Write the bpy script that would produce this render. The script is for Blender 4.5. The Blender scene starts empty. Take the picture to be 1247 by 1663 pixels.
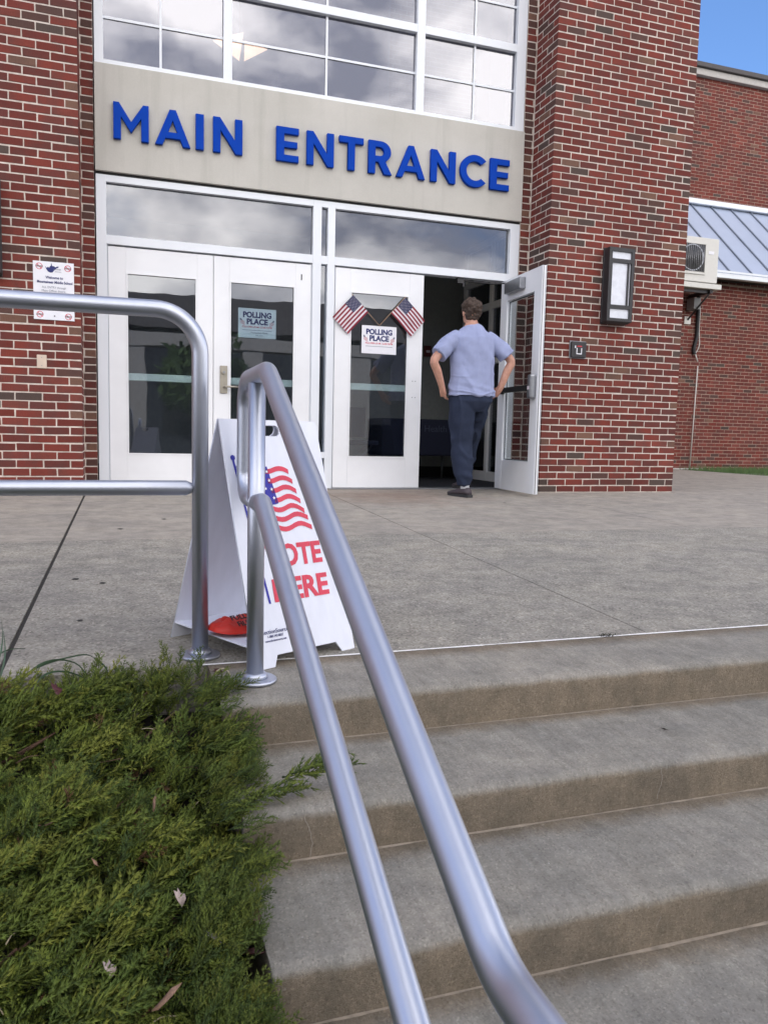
import bpy, bmesh, math, random
import numpy as np
from mathutils import Vector, Matrix, Euler, noise as mnoise
R = math.radians
random.seed(7); rng = np.random.default_rng(7)
scene = bpy.context.scene
COL = scene.collection

# ------------------------------------------------------------------ camera
YAW, PITCH, ROLL, CAMH, D = .3298, -.0981, .0234, .5416, 7.3843
fw = Vector((math.sin(YAW)*math.cos(PITCH), math.cos(YAW)*math.cos(PITCH), math.sin(PITCH)))
rt = fw.cross(Vector((0, 0, 1))).normalized(); up = rt.cross(fw)
rt2 = rt*math.cos(ROLL)+up*math.sin(ROLL); up2 = -rt*math.sin(ROLL)+up*math.cos(ROLL)
cam_d = bpy.data.cameras.new('camera'); cam = bpy.data.objects.new('camera', cam_d); COL.objects.link(cam)
M = Matrix((rt2, up2, -fw)).transposed().to_4x4(); M.translation = Vector((0, 0, CAMH)); cam.matrix_world = M
cam_d.sensor_fit = 'HORIZONTAL'; cam_d.sensor_width = 36; cam_d.lens = 36*1279.46/1247
cam_d.clip_start = .05; cam_d.clip_end = 2000
cam_d.dof.use_dof = True; cam_d.dof.focus_distance = 5.5; cam_d.dof.aperture_fstop = 18.0
scene.camera = cam

# ------------------------------------------------------------------ sky, sun, exposure
SUN_EL, SUN_AZ = R(33), R(-55)          # low behind the building, to the left: everything in view is in its shade
world = bpy.data.worlds.new('World'); scene.world = world; world.use_nodes = True
wn = world.node_tree; wn.nodes.clear(); wl = wn.links
out = wn.nodes.new('ShaderNodeOutputWorld'); bg = wn.nodes.new('ShaderNodeBackground'); bg.inputs[1].default_value = .118
sky = wn.nodes.new('ShaderNodeTexSky'); sky.sky_type = 'NISHITA'; sky.sun_disc = False
sky.sun_elevation = SUN_EL; sky.sun_rotation = SUN_AZ; sky.altitude = 1200; sky.air_density = .9; sky.dust_density = .15; sky.ozone_density = 6.0
tc = wn.nodes.new('ShaderNodeTexCoord'); mp = wn.nodes.new('ShaderNodeMapping'); mp.inputs['Scale'].default_value = (1, 1, 1.9); mp.inputs['Location'].default_value = (7.7, 3.3, 1)
wl.new(tc.outputs['Generated'], mp.inputs[0])
cn = wn.nodes.new('ShaderNodeTexNoise'); cn.inputs['Scale'].default_value = 1.7; cn.inputs['Detail'].default_value = 9; cn.inputs['Roughness'].default_value = .58; cn.inputs['Distortion'].default_value = .25
wl.new(mp.outputs[0], cn.inputs['Vector'])
cr = wn.nodes.new('ShaderNodeValToRGB'); cr.color_ramp.elements[0].position = .38; cr.color_ramp.elements[1].position = .52
sxyz = wn.nodes.new('ShaderNodeSeparateXYZ'); wl.new(tc.outputs['Generated'], sxyz.inputs[0])
m1 = wn.nodes.new('ShaderNodeMath'); m1.operation = 'MULTIPLY_ADD'; wl.new(sxyz.outputs[1], m1.inputs[0]); m1.inputs[1].default_value = -.10; wl.new(cn.outputs[0], m1.inputs[2])
m2 = wn.nodes.new('ShaderNodeMath'); m2.operation = 'MULTIPLY_ADD'; wl.new(sxyz.outputs[2], m2.inputs[0]); m2.inputs[1].default_value = -.12; wl.new(m1.outputs[0], m2.inputs[2])
wl.new(m2.outputs[0], cr.inputs[0])
cc = wn.nodes.new('ShaderNodeTexNoise'); cc.inputs['Scale'].default_value = 4.5; cc.inputs['Detail'].default_value = 6
wl.new(mp.outputs[0], cc.inputs['Vector'])
cr2 = wn.nodes.new('ShaderNodeValToRGB'); cr2.color_ramp.elements[0].position = .42; cr2.color_ramp.elements[0].color = (4.6, 4.7, 5.5, 1); cr2.color_ramp.elements[1].position = .62; cr2.color_ramp.elements[1].color = (18.2, 17.3, 16.5, 1)
wl.new(cc.outputs[0], cr2.inputs[0])
cm = wn.nodes.new('ShaderNodeMix'); cm.data_type = 'RGBA'
wl.new(cr.outputs[0], cm.inputs[0]); wl.new(sky.outputs[0], cm.inputs[6]); wl.new(cr2.outputs[0], cm.inputs[7])
wl.new(cm.outputs[2], bg.inputs[0]); wl.new(bg.outputs[0], out.inputs[0])
sun_d = bpy.data.lights.new('sun', 'SUN'); sun_d.energy = 3.2; sun_d.angle = R(.5); sun_d.color = (1, .94, .86)
sun = bpy.data.objects.new('sun', sun_d); COL.objects.link(sun)
sdir = Vector((math.sin(SUN_AZ)*math.cos(SUN_EL), math.cos(SUN_AZ)*math.cos(SUN_EL), math.sin(SUN_EL)))
sun.rotation_euler = sdir.to_track_quat('Z', 'Y').to_euler()
scene.view_settings.view_transform = 'Standard'; scene.view_settings.look = 'None'
scene.view_settings.exposure = 1.3; scene.view_settings.gamma = 1
scene.render.film_transparent = False
scene.cycles.max_bounces = 6; scene.cycles.transparent_max_bounces = 12

# ------------------------------------------------------------------ materials
def srgb(r, g, b):
    f = lambda c: (c/255/12.92) if c/255 <= .04045 else ((c/255+.055)/1.055)**2.4
    return (f(r), f(g), f(b))
def base_mat(name, rough=.6, metal=0, spec=.5):
    m = bpy.data.materials.new(name); m.use_nodes = True
    b = m.node_tree.nodes['Principled BSDF']
    b.inputs['Roughness'].default_value = rough; b.inputs['Metallic'].default_value = metal
    b.inputs['Specular IOR Level'].default_value = spec
    return m, m.node_tree, b
def N(t, kind, **kw):
    n = t.nodes.new(kind)
    for k, v in kw.items():
        if k in n.inputs.keys(): n.inputs[k].default_value = v
        else: setattr(n, k, v)
    return n
def pos(t): return N(t, 'ShaderNodeNewGeometry').outputs['Position']
def noise(t, scale, detail=4, rough=.55, vec=None, stretch=None):
    v = vec or pos(t)
    if stretch:
        mpn = N(t, 'ShaderNodeMapping'); mpn.inputs['Scale'].default_value = stretch; t.links.new(v, mpn.inputs[0]); v = mpn.outputs[0]
    n = N(t, 'ShaderNodeTexNoise', Scale=scale, Detail=detail, Roughness=rough); t.links.new(v, n.inputs['Vector']); return n.outputs[0]
def ramp(t, fac, stops):
    r = N(t, 'ShaderNodeValToRGB'); e = r.color_ramp.elements
    while len(e) < len(stops): e.new(.5)
    for q, (p, c) in zip(e, stops): q.position = p; q.color = (*c, 1) if len(c) == 3 else c
    t.links.new(fac, r.inputs[0]); return r.outputs[0]
def mix(t, fac, a, b, blend='MIX'):
    m = N(t, 'ShaderNodeMix', data_type='RGBA', blend_type=blend)
    for i, v in ((0, fac), (6, a), (7, b)):
        if hasattr(v, 'links') or hasattr(v, 'is_linked'): t.links.new(v, m.inputs[i])
        else: m.inputs[i].default_value = v if i == 0 else (*v, 1)
    return m.outputs[2]
def bump(t, b, h, strength=.3, dist=.01):
    n = N(t, 'ShaderNodeBump', Strength=strength, Distance=dist); t.links.new(h, n.inputs['Height']); t.links.new(n.outputs[0], b.inputs['Normal'])
def simple(name, col, rough=.55, metal=0, var=.08, scale=20, bmp=0, spec=.5, bscale=300, stretch=None):
    m, t, b = base_mat(name, rough, metal, spec)
    n = noise(t, scale, 5, stretch=stretch)
    c = ramp(t, n, [(.3, tuple(x*(1-var) for x in col)), (.7, tuple(min(1, x*(1+var)) for x in col))])
    t.links.new(c, b.inputs['Base Color'])
    if bmp: bump(t, b, noise(t, bscale, 3), bmp, .002)
    return m

def concrete(name, col, warm, agg=.5, stain=.35, bmp=.5, coarse=90):
    m, t, b = base_mat(name, .88, spec=.25)
    c = ramp(t, noise(t, 1.1, 6, .65), [(.3, col), (.7, warm)])
    c = mix(t, .6, c, ramp(t, noise(t, 9, 6, .7), [(.35, tuple(x*.82 for x in col)), (.62, tuple(x*1.12 for x in warm))]))
    st = ramp(t, noise(t, 2.6, 8, .7, stretch=(1, 1.6, 1)), [(.55, (0, 0, 0)), (.75, (stain, stain, stain))])
    c = mix(t, st, c, tuple(x*.5 for x in col))
    v = N(t, 'ShaderNodeTexVoronoi', Scale=coarse*2.2); t.links.new(pos(t), v.inputs['Vector'])
    sp = ramp(t, v.outputs['Color'], [(0, (.45, .43, .41)), (.3, (.9, .9, .9)), (.7, (1.05, 1.05, 1.05)), (1, (1.6, 1.57, 1.52))])
    c = mix(t, agg, c, sp, 'MULTIPLY')
    pk = ramp(t, noise(t, 38, 3, .6), [(.22, (.5, .48, .45)), (.32, (1, 1, 1))])
    c = mix(t, .5, c, pk, 'MULTIPLY')
    c = mix(t, .9, c, ramp(t, noise(t, 2.1, 7, .68, stretch=(1, 1.5, 1)), [(.3, (.80, .81, .83)), (.5, (.98, .98, .97)), (.7, (1.12, 1.10, 1.06))]), 'MULTIPLY')
    t.links.new(c, b.inputs['Base Color'])
    ad = N(t, 'ShaderNodeMath', operation='ADD'); t.links.new(noise(t, coarse, 6, .75), ad.inputs[0]); t.links.new(noise(t, coarse*5, 3, .7), ad.inputs[1])
    bump(t, b, ad.outputs[0], bmp, .006)
    return m
M_LAND = concrete('rough_concrete', (.308, .292, .255), (.398, .370, .322), .95, .35, 1.0, 60)
M_SMOOTH = concrete('smooth_concrete', (.285, .262, .228), (.36, .325, .282), .35, .25, .25, 110)
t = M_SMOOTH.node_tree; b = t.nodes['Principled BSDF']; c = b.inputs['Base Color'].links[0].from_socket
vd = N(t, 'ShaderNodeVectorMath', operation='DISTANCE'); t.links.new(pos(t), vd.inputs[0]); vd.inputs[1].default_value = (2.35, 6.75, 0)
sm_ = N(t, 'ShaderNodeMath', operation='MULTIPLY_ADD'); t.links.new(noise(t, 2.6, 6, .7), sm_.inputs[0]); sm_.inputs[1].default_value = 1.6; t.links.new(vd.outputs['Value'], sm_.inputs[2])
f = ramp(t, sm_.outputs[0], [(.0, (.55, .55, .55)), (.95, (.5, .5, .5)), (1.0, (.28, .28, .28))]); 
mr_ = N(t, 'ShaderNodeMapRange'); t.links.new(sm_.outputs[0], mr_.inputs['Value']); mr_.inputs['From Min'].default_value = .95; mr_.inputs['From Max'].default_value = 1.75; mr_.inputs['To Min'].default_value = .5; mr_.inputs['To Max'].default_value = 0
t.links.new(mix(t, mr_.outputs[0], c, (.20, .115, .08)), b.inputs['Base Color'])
M_TREAD = concrete('tread_concrete', (.285, .272, .240), (.362, .333, .288), .55, .45, .8, 110)
M_RISER0 = concrete('dirty_riser_concrete', (.155, .125, .098), (.20, .165, .13), .45, .3, .5, 110)
M_JOINT = simple('dark_joint_filler', (.03, .028, .025), .9, bmp=.5)
M_CAULK = simple('white_joint_sealant', (.82, .80, .77), .7, var=.12, scale=25)

def brick_mat(name, dark=.38, gain=1.0):
    m, t, b = base_mat(name, .82, spec=.25)
    a = N(t, 'ShaderNodeAttribute', attribute_name='Col')
    c = mix(t, 1, a.outputs['Color'], tuple([gain]*3), 'MULTIPLY')
    fl = ramp(t, noise(t, 6.5, 4, .6), [(.42, (0, 0, 0)), (.62, (dark, dark, dark))])
    c = mix(t, fl, c, (.082, .050, .045))
    c = mix(t, .55, c, ramp(t, noise(t, 140, 4, .7), [(.25, (.62, .6, .6)), (.6, (1.1, 1.1, 1.1))]), 'MULTIPLY')
    c = mix(t, .8, c, ramp(t, noise(t, .9, 6, .7, stretch=(1, 1, .45)), [(.3, (.78, .78, .79)), (.65, (1.04, 1.04, 1.04))]), 'MULTIPLY')
    t.links.new(c, b.inputs['Base Color'])
    ad = noise(t, 45, 2, .5, stretch=(3, 3, .3))
    mm = N(t, 'ShaderNodeMath', operation='MULTIPLY_ADD'); t.links.new(noise(t, 260, 4, .7), mm.inputs[0]); mm.inputs[1].default_value = .6; t.links.new(ad, mm.inputs[2])
    bump(t, b, mm.outputs[0], .55, .003)
    return m
M_BRICK = brick_mat('wirecut_red_brick')
M_MORTAR, t, b = base_mat('cream_mortar', .95, spec=.2)
c = ramp(t, noise(t, 16, 6, .7), [(.3, (.48, .41, .35)), (.55, (.68, .60, .53)), (.75, (.76, .69, .62))])
c = mix(t, .9, c, ramp(t, noise(t, .9, 6, .7, stretch=(1, 1, .45)), [(.3, (.74, .74, .75)), (.65, (1.03, 1.03, 1.03))]), 'MULTIPLY')
t.links.new(c, b.inputs['Base Color']); bump(t, b, noise(t, 150, 5, .7), .9, .003)
M_MORTAR2 = simple('pink_beige_mortar', (.36, .26, .21), .95, var=.15, scale=9, bmp=.6, bscale=120)
M_WHITE = simple('white_anodised_frame', (.74, .77, .81), .38, var=.035, scale=3.5, spec=.5, stretch=(1, 1, .3))
M_DOORW = simple('white_door_paint', (.80, .81, .83), .42, var=.05, scale=2.5, spec=.45, bmp=.05)
M_PANEL, t, b = base_mat('precast_panel', .85, spec=.25)
c = ramp(t, noise(t, 1.6, 6, .6), [(.3, (.47, .455, .41)), (.7, (.55, .53, .485))])
c = mix(t, ramp(t, noise(t, 9, 3, .6, stretch=(1, 1, .06)), [(.52, (0, 0, 0)), (.72, (.38, .38, .38))]), c, (.37, .36, .32))
c = mix(t, .35, c, ramp(t, noise(t, 220, 3), [(.3, (.8, .8, .8)), (.7, (1.12, 1.12, 1.12))]), 'MULTIPLY')
t.links.new(c, b.inputs['Base Color']); bump(t, b, noise(t, 60, 6, .7), .25, .003)
M_BLUE = simple('cobalt_blue_letter', (.0, .045, .36), .6, var=.06, spec=.1)
M_DARK = simple('dark_bronze_metal', (.035, .034, .036), .45, .3)
M_BLACK = simple('black_rubber', (.012, .012, .013), .6)
M_GREYMET = simple('satin_grey_metal', (.32, .33, .35), .35, .8)
M_BEIGE = simple('bronze_beige_plate', (.40, .37, .31), .35, .7)
M_PAPER = simple('white_paper', (.78, .78, .82), .7, var=.02)
M_PAPERG = simple('greenish_paper_behind_glass', (.74, .86, .86), .7, var=.02)
M_PLASTIC = simple('corrugated_white_plastic', (.70, .72, .80), .5, var=.035, scale=6, stretch=(6, 6, .4))
M_NAVYINK = simple('navy_ink', (.012, .02, .13), .6)
M_REDINK = simple('red_ink', (.62, .045, .085), .6)
M_BLUEINK = simple('royal_blue_ink', (.02, .02, .30), .6)
M_PINKINK = simple('pale_red_ink', (.55, .18, .2), .6)
M_GREYINK = simple('grey_ink', (.2, .22, .28), .6)
M_ORANGE = simple('orange_red_vinyl', (.52, .024, .012), .5, var=.12, scale=12)
M_ACW = simple('warm_white_housing', (.62, .61, .57), .5, var=.03)
M_SHIRT = simple('periwinkle_cotton', (.29, .325, .49), .9, var=.07, scale=9, spec=.15, bmp=.35, bscale=900)
M_PANTS = simple('navy_sweatpants', (.028, .036, .062), .95, var=.12, scale=9, spec=.1, bmp=.35, bscale=700)
M_HAIR = simple('brown_hair', (.045, .026, .017), .7, var=.4, scale=60, bmp=.9, bscale=120)
M_SHOE = simple('grey_purple_shoe', (.05, .038, .045), .6, var=.3, scale=40)
M_SOLE = simple('black_shoe_sole', (.02, .02, .022), .6)
M_SOCK = simple('white_sock', (.6, .62, .66), .9)
M_FSTRIPE = simple('flag_crimson', (.23, .012, .03), .75)
M_FWHITE = simple('flag_white', (.66, .60, .64), .75)
M_FBLUE = simple('flag_navy', (.012, .018, .075), .75)
M_STICK = simple('wood_stick', (.36, .25, .17), .6)
M_GRASS = simple('grass_green', (.06, .11, .028), .8, var=.4, scale=20)
M_SOIL = simple('dark_mulch', (.022, .016, .011), .95, var=.5, scale=18, bmp=1, bscale=90)
M_ROOM = simple('grey_interior_wall', (.25, .27, .27), .8)
M_ROOM2 = simple('lilac_interior_wall', (.30, .30, .36), .8)
M_FLOORD = simple('dark_carpet', (.012, .014, .022), .95)
M_CLOTHN = simple('navy_tablecloth', (.006, .009, .028), .85)
M_ROOF = simple('pale_blue_metal_roof', (.35, .40, .51), .5, .0, var=.05, scale=1.2)
M_SEAM = simple('roof_seam_grey', (.24, .27, .33), .5, .2)
M_FASCIA = simple('pale_stone_fascia', (.44, .42, .40), .8)
M_CAP = simple('dark_brown_cap', (.055, .048, .048), .6)
M_EXIT = simple('pale_green_exit_bar', (.70, .84, .76), .4)
M_ASPH = simple('asphalt', (.055, .055, .057), .9, var=.2, scale=3, bmp=.6)
M_LAWN = simple('lawn', (.05, .085, .025), .9, var=.4, scale=5)

def skin_mat():
    m, t, b = base_mat('skin', .5, spec=.35)
    c = ramp(t, noise(t, 25, 4), [(.3, (.42, .22, .16)), (.7, (.55, .30, .22))]); t.links.new(c, b.inputs['Base Color'])
    b.inputs['Subsurface Weight'].default_value = .1; b.inputs['Subsurface Radius'].default_value = (.01, .004, .002)
    return m
M_SKIN = skin_mat()
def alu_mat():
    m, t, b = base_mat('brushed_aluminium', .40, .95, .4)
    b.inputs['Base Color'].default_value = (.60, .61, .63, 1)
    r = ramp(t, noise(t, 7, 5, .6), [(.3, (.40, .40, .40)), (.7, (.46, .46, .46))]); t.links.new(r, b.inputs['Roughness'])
    c = ramp(t, noise(t, 11, 6, .7), [(.3, (.465, .49, .56)), (.7, (.50, .525, .59))]); t.links.new(c, b.inputs['Base Color'])  # blue of the reflected sky is tinted into the metal's base colour
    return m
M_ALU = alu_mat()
def glass_mat(name, refl, tint, rough=.0, wav=.0):
    m = bpy.data.materials.new(name); m.use_nodes = True; t = m.node_tree; t.nodes.clear()
    o = N(t, 'ShaderNodeOutputMaterial'); g = N(t, 'ShaderNodeBsdfGlossy', Roughness=rough); tr = N(t, 'ShaderNodeBsdfTransparent')
    tr.inputs[0].default_value = (*tint, 1); g.inputs[0].default_value = (.93, .95, 1, 1)
    f = N(t, 'ShaderNodeLayerWeight', Blend=.5); pw = N(t, 'ShaderNodeMath', operation='POWER'); t.links.new(f.outputs['Facing'], pw.inputs[0]); pw.inputs[1].default_value = 4.0
    mr = N(t, 'ShaderNodeMapRange'); mr.inputs['To Min'].default_value = refl; mr.inputs['To Max'].default_value = 1; t.links.new(pw.outputs[0], mr.inputs['Value'])
    s = N(t, 'ShaderNodeMixShader'); t.links.new(mr.outputs[0], s.inputs[0]); t.links.new(tr.outputs[0], s.inputs[1]); t.links.new(g.outputs[0], s.inputs[2])
    t.links.new(s.outputs[0], o.inputs[0])
    if wav:
        bp = N(t, 'ShaderNodeBump', Strength=wav, Distance=.02); t.links.new(noise(t, 1.6, 2), bp.inputs['Height']); t.links.new(bp.outputs[0], g.inputs['Normal'])
    return m
M_GLASSD = glass_mat('dark_door_glass', .085, (.80, .83, .86), wav=.06)
M_GLASSO = glass_mat('clear_door_glass', .035, (.86, .89, .90), wav=.04)
M_GLASST = glass_mat('transom_glass', .12, (.55, .57, .6), wav=.05)
M_GLASSU = glass_mat('reflective_window_glass', .165, (.50, .50, .56), wav=.10)
def emis(name, col, s):
    m = bpy.data.materials.new(name); m.use_nodes = True; b = m.node_tree.nodes['Principled BSDF']
    b.inputs['Base Color'].default_value = (*col, 1); b.inputs['Emission Color'].default_value = (*col, 1); b.inputs['Emission Strength'].default_value = s; return m
M_LAMP = emis('lit_lampshade', (1, .62, .32), 1.5)
M_VLAMP = emis('warm_ceiling_lamp', (1, .86, .62), .5)
M_DIFF = simple('white_diffuser', (.72, .74, .80), .3)

# ------------------------------------------------------------------ helpers
def tag(o, label=None, cat=None, group=None, kind=None):
    if label: o['label'] = label
    if cat: o['category'] = cat
    if group: o['group'] = group
    if kind: o['kind'] = kind
    return o
def root(name, loc, label, cat, group=None):
    o = bpy.data.objects.new(name, None); COL.objects.link(o); o.location = loc; o.empty_display_size = .1
    return tag(o, label, cat, group)
def adopt(o, p):
    if p is not None:
        o.parent = p; o.matrix_parent_inverse = Matrix.Translation(-Vector(p.location)) if p.type == 'EMPTY' else Matrix.Identity(4)
    return o
def ob(name, me, mat=None, parent=None, smooth=False, **kw):
    if isinstance(me, bmesh.types.BMesh):
        b_ = me; me = bpy.data.meshes.new(name); b_.to_mesh(me); b_.free()
    if mat is not None:
        for m_ in (mat if isinstance(mat, (list, tuple)) else [mat]): me.materials.append(m_)
    if smooth: me.polygons.foreach_set('use_smooth', [True]*len(me.polygons))
    o = bpy.data.objects.new(name, me); COL.objects.link(o); adopt(o, parent); return tag(o, **kw) if kw else o
def BM(): return bmesh.new()
def box(bm, x0, x1, y0, y1, z0, z1, bev=0, mi=0):
    vs = [bm.verts.new((x, y, z)) for x in (x0, x1) for y in (y0, y1) for z in (z0, z1)]
    fs = [bm.faces.new([vs[i] for i in q]) for q in ((0, 1, 3, 2), (4, 6, 7, 5), (0, 4, 5, 1), (2, 3, 7, 6), (0, 2, 6, 4), (1, 5, 7, 3))]
    for f_ in fs: f_.material_index = mi
    if bev:
        es = list({e for f_ in fs for e in f_.edges}); bmesh.ops.bevel(bm, geom=es, offset=bev, segments=1 if bev < .004 else 2, affect='EDGES', profile=.5)
    return vs
def boxo(name, c, mat, parent=None, bev=0, **kw):
    b_ = BM(); box(b_, *c, bev=bev); return ob(name, b_, mat, parent, **kw)
def smooth_path(pts, sub=6):
    pts = [Vector(p) for p in pts]; o = []
    for i in range(len(pts)-1):
        p0, p1, p2, p3 = pts[max(0, i-1)], pts[i], pts[i+1], pts[min(len(pts)-1, i+2)]
        for k in range(sub):
            s = k/sub; o.append(.5*((2*p1)+(-p0+p2)*s+(2*p0-5*p1+4*p2-p3)*s*s+(-p0+3*p1-3*p2+p3)*s**3))
    o.append(pts[-1]); return o
def arc_path(pts, rad, seg=8):
    """polyline with rounded corners"""
    pts = [Vector(p) for p in pts]; o = [pts[0]]
    for i in range(1, len(pts)-1):
        a, b_, c_ = pts[i-1], pts[i], pts[i+1]; r_ = rad[i-1] if isinstance(rad, (list, tuple)) else rad
        d1 = (a-b_).normalized(); d2 = (c_-b_).normalized(); ang = d1.angle(d2)
        L = min(r_/math.tan(ang/2), (a-b_).length*.98, (c_-b_).length*.98); rr = L*math.tan(ang/2)
        bis = (d1+d2).normalized(); cen = b_+bis*(rr/math.sin(ang/2)); s = b_+d1*L; e = b_+d2*L
        v1 = s-cen; v2 = e-cen; th = v1.angle(v2)
        for k in range(seg+1):
            q = k/seg; o.append(cen+(v1*math.sin((1-q)*th)+v2*math.sin(q*th))/math.sin(th))
    o.append(pts[-1]); return o
def tube(bm, path, rad, seg=12, cap=True, ell=None, mi=0, upv=None):
    path = [Vector(p) for p in path]; n = len(path); rings = []
    t_prev = None; nrm = None
    for i, p in enumerate(path):
        tg = (path[min(n-1, i+1)]-path[max(0, i-1)]).normalized()
        if nrm is None:
            ref = Vector(upv) if upv else (Vector((0, 0, 1)) if abs(tg.z) < .9 else Vector((0, 1, 0)))
            nrm = (ref-tg*ref.dot(tg)).normalized()
        else: nrm = (nrm-tg*nrm.dot(tg)).normalized()
        bi = tg.cross(nrm); r_ = rad[i] if isinstance(rad, (list, tuple)) else rad
        rn, rb = r_ if isinstance(r_, tuple) else (r_, r_)
        rings.append([bm.verts.new(p+nrm*math.cos(2*math.pi*k/seg)*rn+bi*math.sin(2*math.pi*k/seg)*rb) for k in range(seg)])
    for a, b_ in zip(rings, rings[1:]):
        for k in range(seg):
            f_ = bm.faces.new((a[k], a[(k+1) % seg], b_[(k+1) % seg], b_[k])); f_.smooth = True; f_.material_index = mi
    if cap:
        f_ = bm.faces.new(rings[0][::-1]); f_.material_index = mi
        f_ = bm.faces.new(rings[-1]); f_.material_index = mi
    return rings
def ngon_prism(bm, outline, thick, Mx, mi=0):
    """outline in local x,y ; extruded along +z by thick ; placed by matrix Mx"""
    a = [bm.verts.new(Mx @ Vector((x, y, 0))) for x, y in outline]; b_ = [bm.verts.new(Mx @ Vector((x, y, thick))) for x, y in outline]
    n = len(a); fs = [bm.faces.new(a[::-1]), bm.faces.new(b_)]
    for i in range(n): fs.append(bm.faces.new((a[i], a[(i+1) % n], b_[(i+1) % n], b_[i])))
    for f_ in fs: f_.material_index = mi
def frame_mx(o, ux, uy):
    ux = Vector(ux).normalized(); uy = Vector(uy); uy = (uy-ux*uy.dot(ux)).normalized(); uz = ux.cross(uy)
    m_ = Matrix((ux, uy, uz)).transposed().to_4x4(); m_.translation = Vector(o); return m_
WALLX = lambda o: frame_mx(o, (1, 0, 0), (0, 0, 1))        # local xy on a wall facing -Y, +z towards the viewer
def curve_mesh(cu, Mx):
    o = bpy.data.objects.new('tmp', cu); COL.objects.link(o)
    dg = bpy.context.evaluated_depsgraph_get(); dg.update()
    me = bpy.data.meshes.new_from_object(o.evaluated_get(dg)); me.transform(Mx)
    bpy.data.objects.remove(o); me.materials.clear(); return me
def text_mesh(body, size, Mx, ext=.0006, off=0, align='CENTER', width=None, sx=1):
    cu = bpy.data.curves.new('t', 'FONT'); cu.body = body; cu.size = size; cu.extrude = ext; cu.offset = off*size; cu.align_x = align; cu.align_y = 'CENTER'; cu.resolution_u = 3
    me = curve_mesh(cu, Matrix.Identity(4))
    co = np.empty(len(me.vertices)*3, 'f'); me.vertices.foreach_get('co', co); co = co.reshape(-1, 3)
    w = co[:, 0].max()-co[:, 0].min(); s = (width/w) if width else sx
    me.transform(Mx @ Matrix.Diagonal((s, 1, 1, 1))); return me
def glyph_mesh(polys, Mx, ext, bev=0):
    cu = bpy.data.curves.new('g', 'CURVE'); cu.dimensions = '2D'; cu.fill_mode = 'BOTH'; cu.extrude = ext; cu.bevel_depth = bev; cu.bevel_resolution = 1; cu.offset = -bev
    for P_ in polys:
        s = cu.splines.new('POLY'); s.points.add(len(P_)-1); s.use_cyclic_u = True
        for q, (x, y) in zip(s.points, P_): q.co = (x, y, 0, 1)
    return curve_mesh(cu, Mx)
def poly_sheet(bm, pts, Mx, mi=0):
    f_ = bm.faces.new([bm.verts.new(Mx @ Vector((x, y, 0))) for x, y in pts]); f_.material_index = mi
def px_dist(p):
    d = Vector(p)-Vector((0, 0, CAMH)); z = d.dot(fw)
    return (623.5+1279.46*d.dot(rt2)/z, 831.5-1279.46*d.dot(up2)/z, z)

# ------------------------------------------------------------------ ground, landing, stairs
S0, Y0 = .03, 6.98
def zl(y): return -S0*(Y0-y) if y < Y0 else 0.0
tag(boxo('ground', (-400, 400, -400, 400, -2.0, -.985), M_ASPH), kind='structure')
tag(boxo('lawn', (10.36, 60, -3, 12.69, -.9, -.02), M_LAWN), kind='structure')
landing = root('landing', (2, 5, 0), None, None); landing['kind'] = 'structure'
def slab(x0, x1, y0, y1, mat, dx0=0, dx1=0):
    b_ = BM(); vs = {}
    nx, ny = 2, 10
    P = lambda x, y, z: b_.verts.new((x, y, z))
    top = [[None]*(ny+1) for _ in range(nx+1)]
    for i in range(nx+1):
        for j in range(ny+1):
            y = y0+(y1-y0)*j/ny; xa = x0+dx0*(y-2.3); xb = x1+dx1*(y-2.3); x = xa+(xb-xa)*i/nx
            top[i][j] = P(x, y, zl(y))
    for i in range(nx):
        for j in range(ny): b_.faces.new((top[i][j], top[i+1][j], top[i+1][j+1], top[i][j+1]))
    rim = [top[i][0] for i in range(nx+1)]+[top[nx][j] for j in range(1, ny+1)]+[top[i][ny] for i in range(nx-1, -1, -1)]+[top[0][j] for j in range(ny-1, 0, -1)]
    low = [P(v.co.x, v.co.y, v.co.z-.14) for v in rim]
    for k in range(len(rim)): b_.faces.new((rim[k], low[k], low[(k+1) % len(rim)], rim[(k+1) % len(rim)]))
    es = [e for e in b_.edges if len(e.link_faces) == 2 and any(f_.normal.z < .5 for f_ in e.link_faces) and e.verts[0] in rim and e.verts[1] in rim]
    b_.normal_update()
    ob('slab', b_, mat, landing)
g = .004
XJ = [(-.311+.0, 0.016), (1.79, .006), (3.87, .012)]
cols = [(-4.5, -.318, 0, .016), (-.302, 1.787, .016, .006), (1.793, 3.868, .006, .012), (3.874, 5.9, .012, 0), (5.906, 8.1, 0, 0), (8.106, 10.35, 0, 0)]
for ci, (xa, xb, da, db) in enumerate(cols):
    slab(xa, xb, 2.291, 4.556, M_LAND, da, db)
    slab(xa, xb, 4.560, 7.44 if ci < 4 else 12.68, M_SMOOTH, da, db)
boxo('joint_filler', (-4.4, 10.3, 2.30, 12.6, -.32, -.175), M_JOINT, landing)
b_ = BM()   # sand and dirt lying in the two long joints
for xa, da, w in ((-.310, .016, .0065), (1.790, .006, .0025), (3.871, .012, .0025)):
    for k in range(40):
        y = 2.3+k*.116; y2 = y+.116
        if y2 > 6.97: break
        b_.faces.new([b_.verts.new(p) for p in ((xa-w+da*(y-2.3), y, zl(y)-.006), (xa+w+da*(y-2.3), y, zl(y)-.006), (xa+w+da*(y2-2.3), y2, zl(y2)-.006), (xa-w+da*(y2-2.3), y2, zl(y2)-.006))])
ob('joint_dirt', b_, M_JOINT, landing)
b_ = BM()
n = 60
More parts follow.
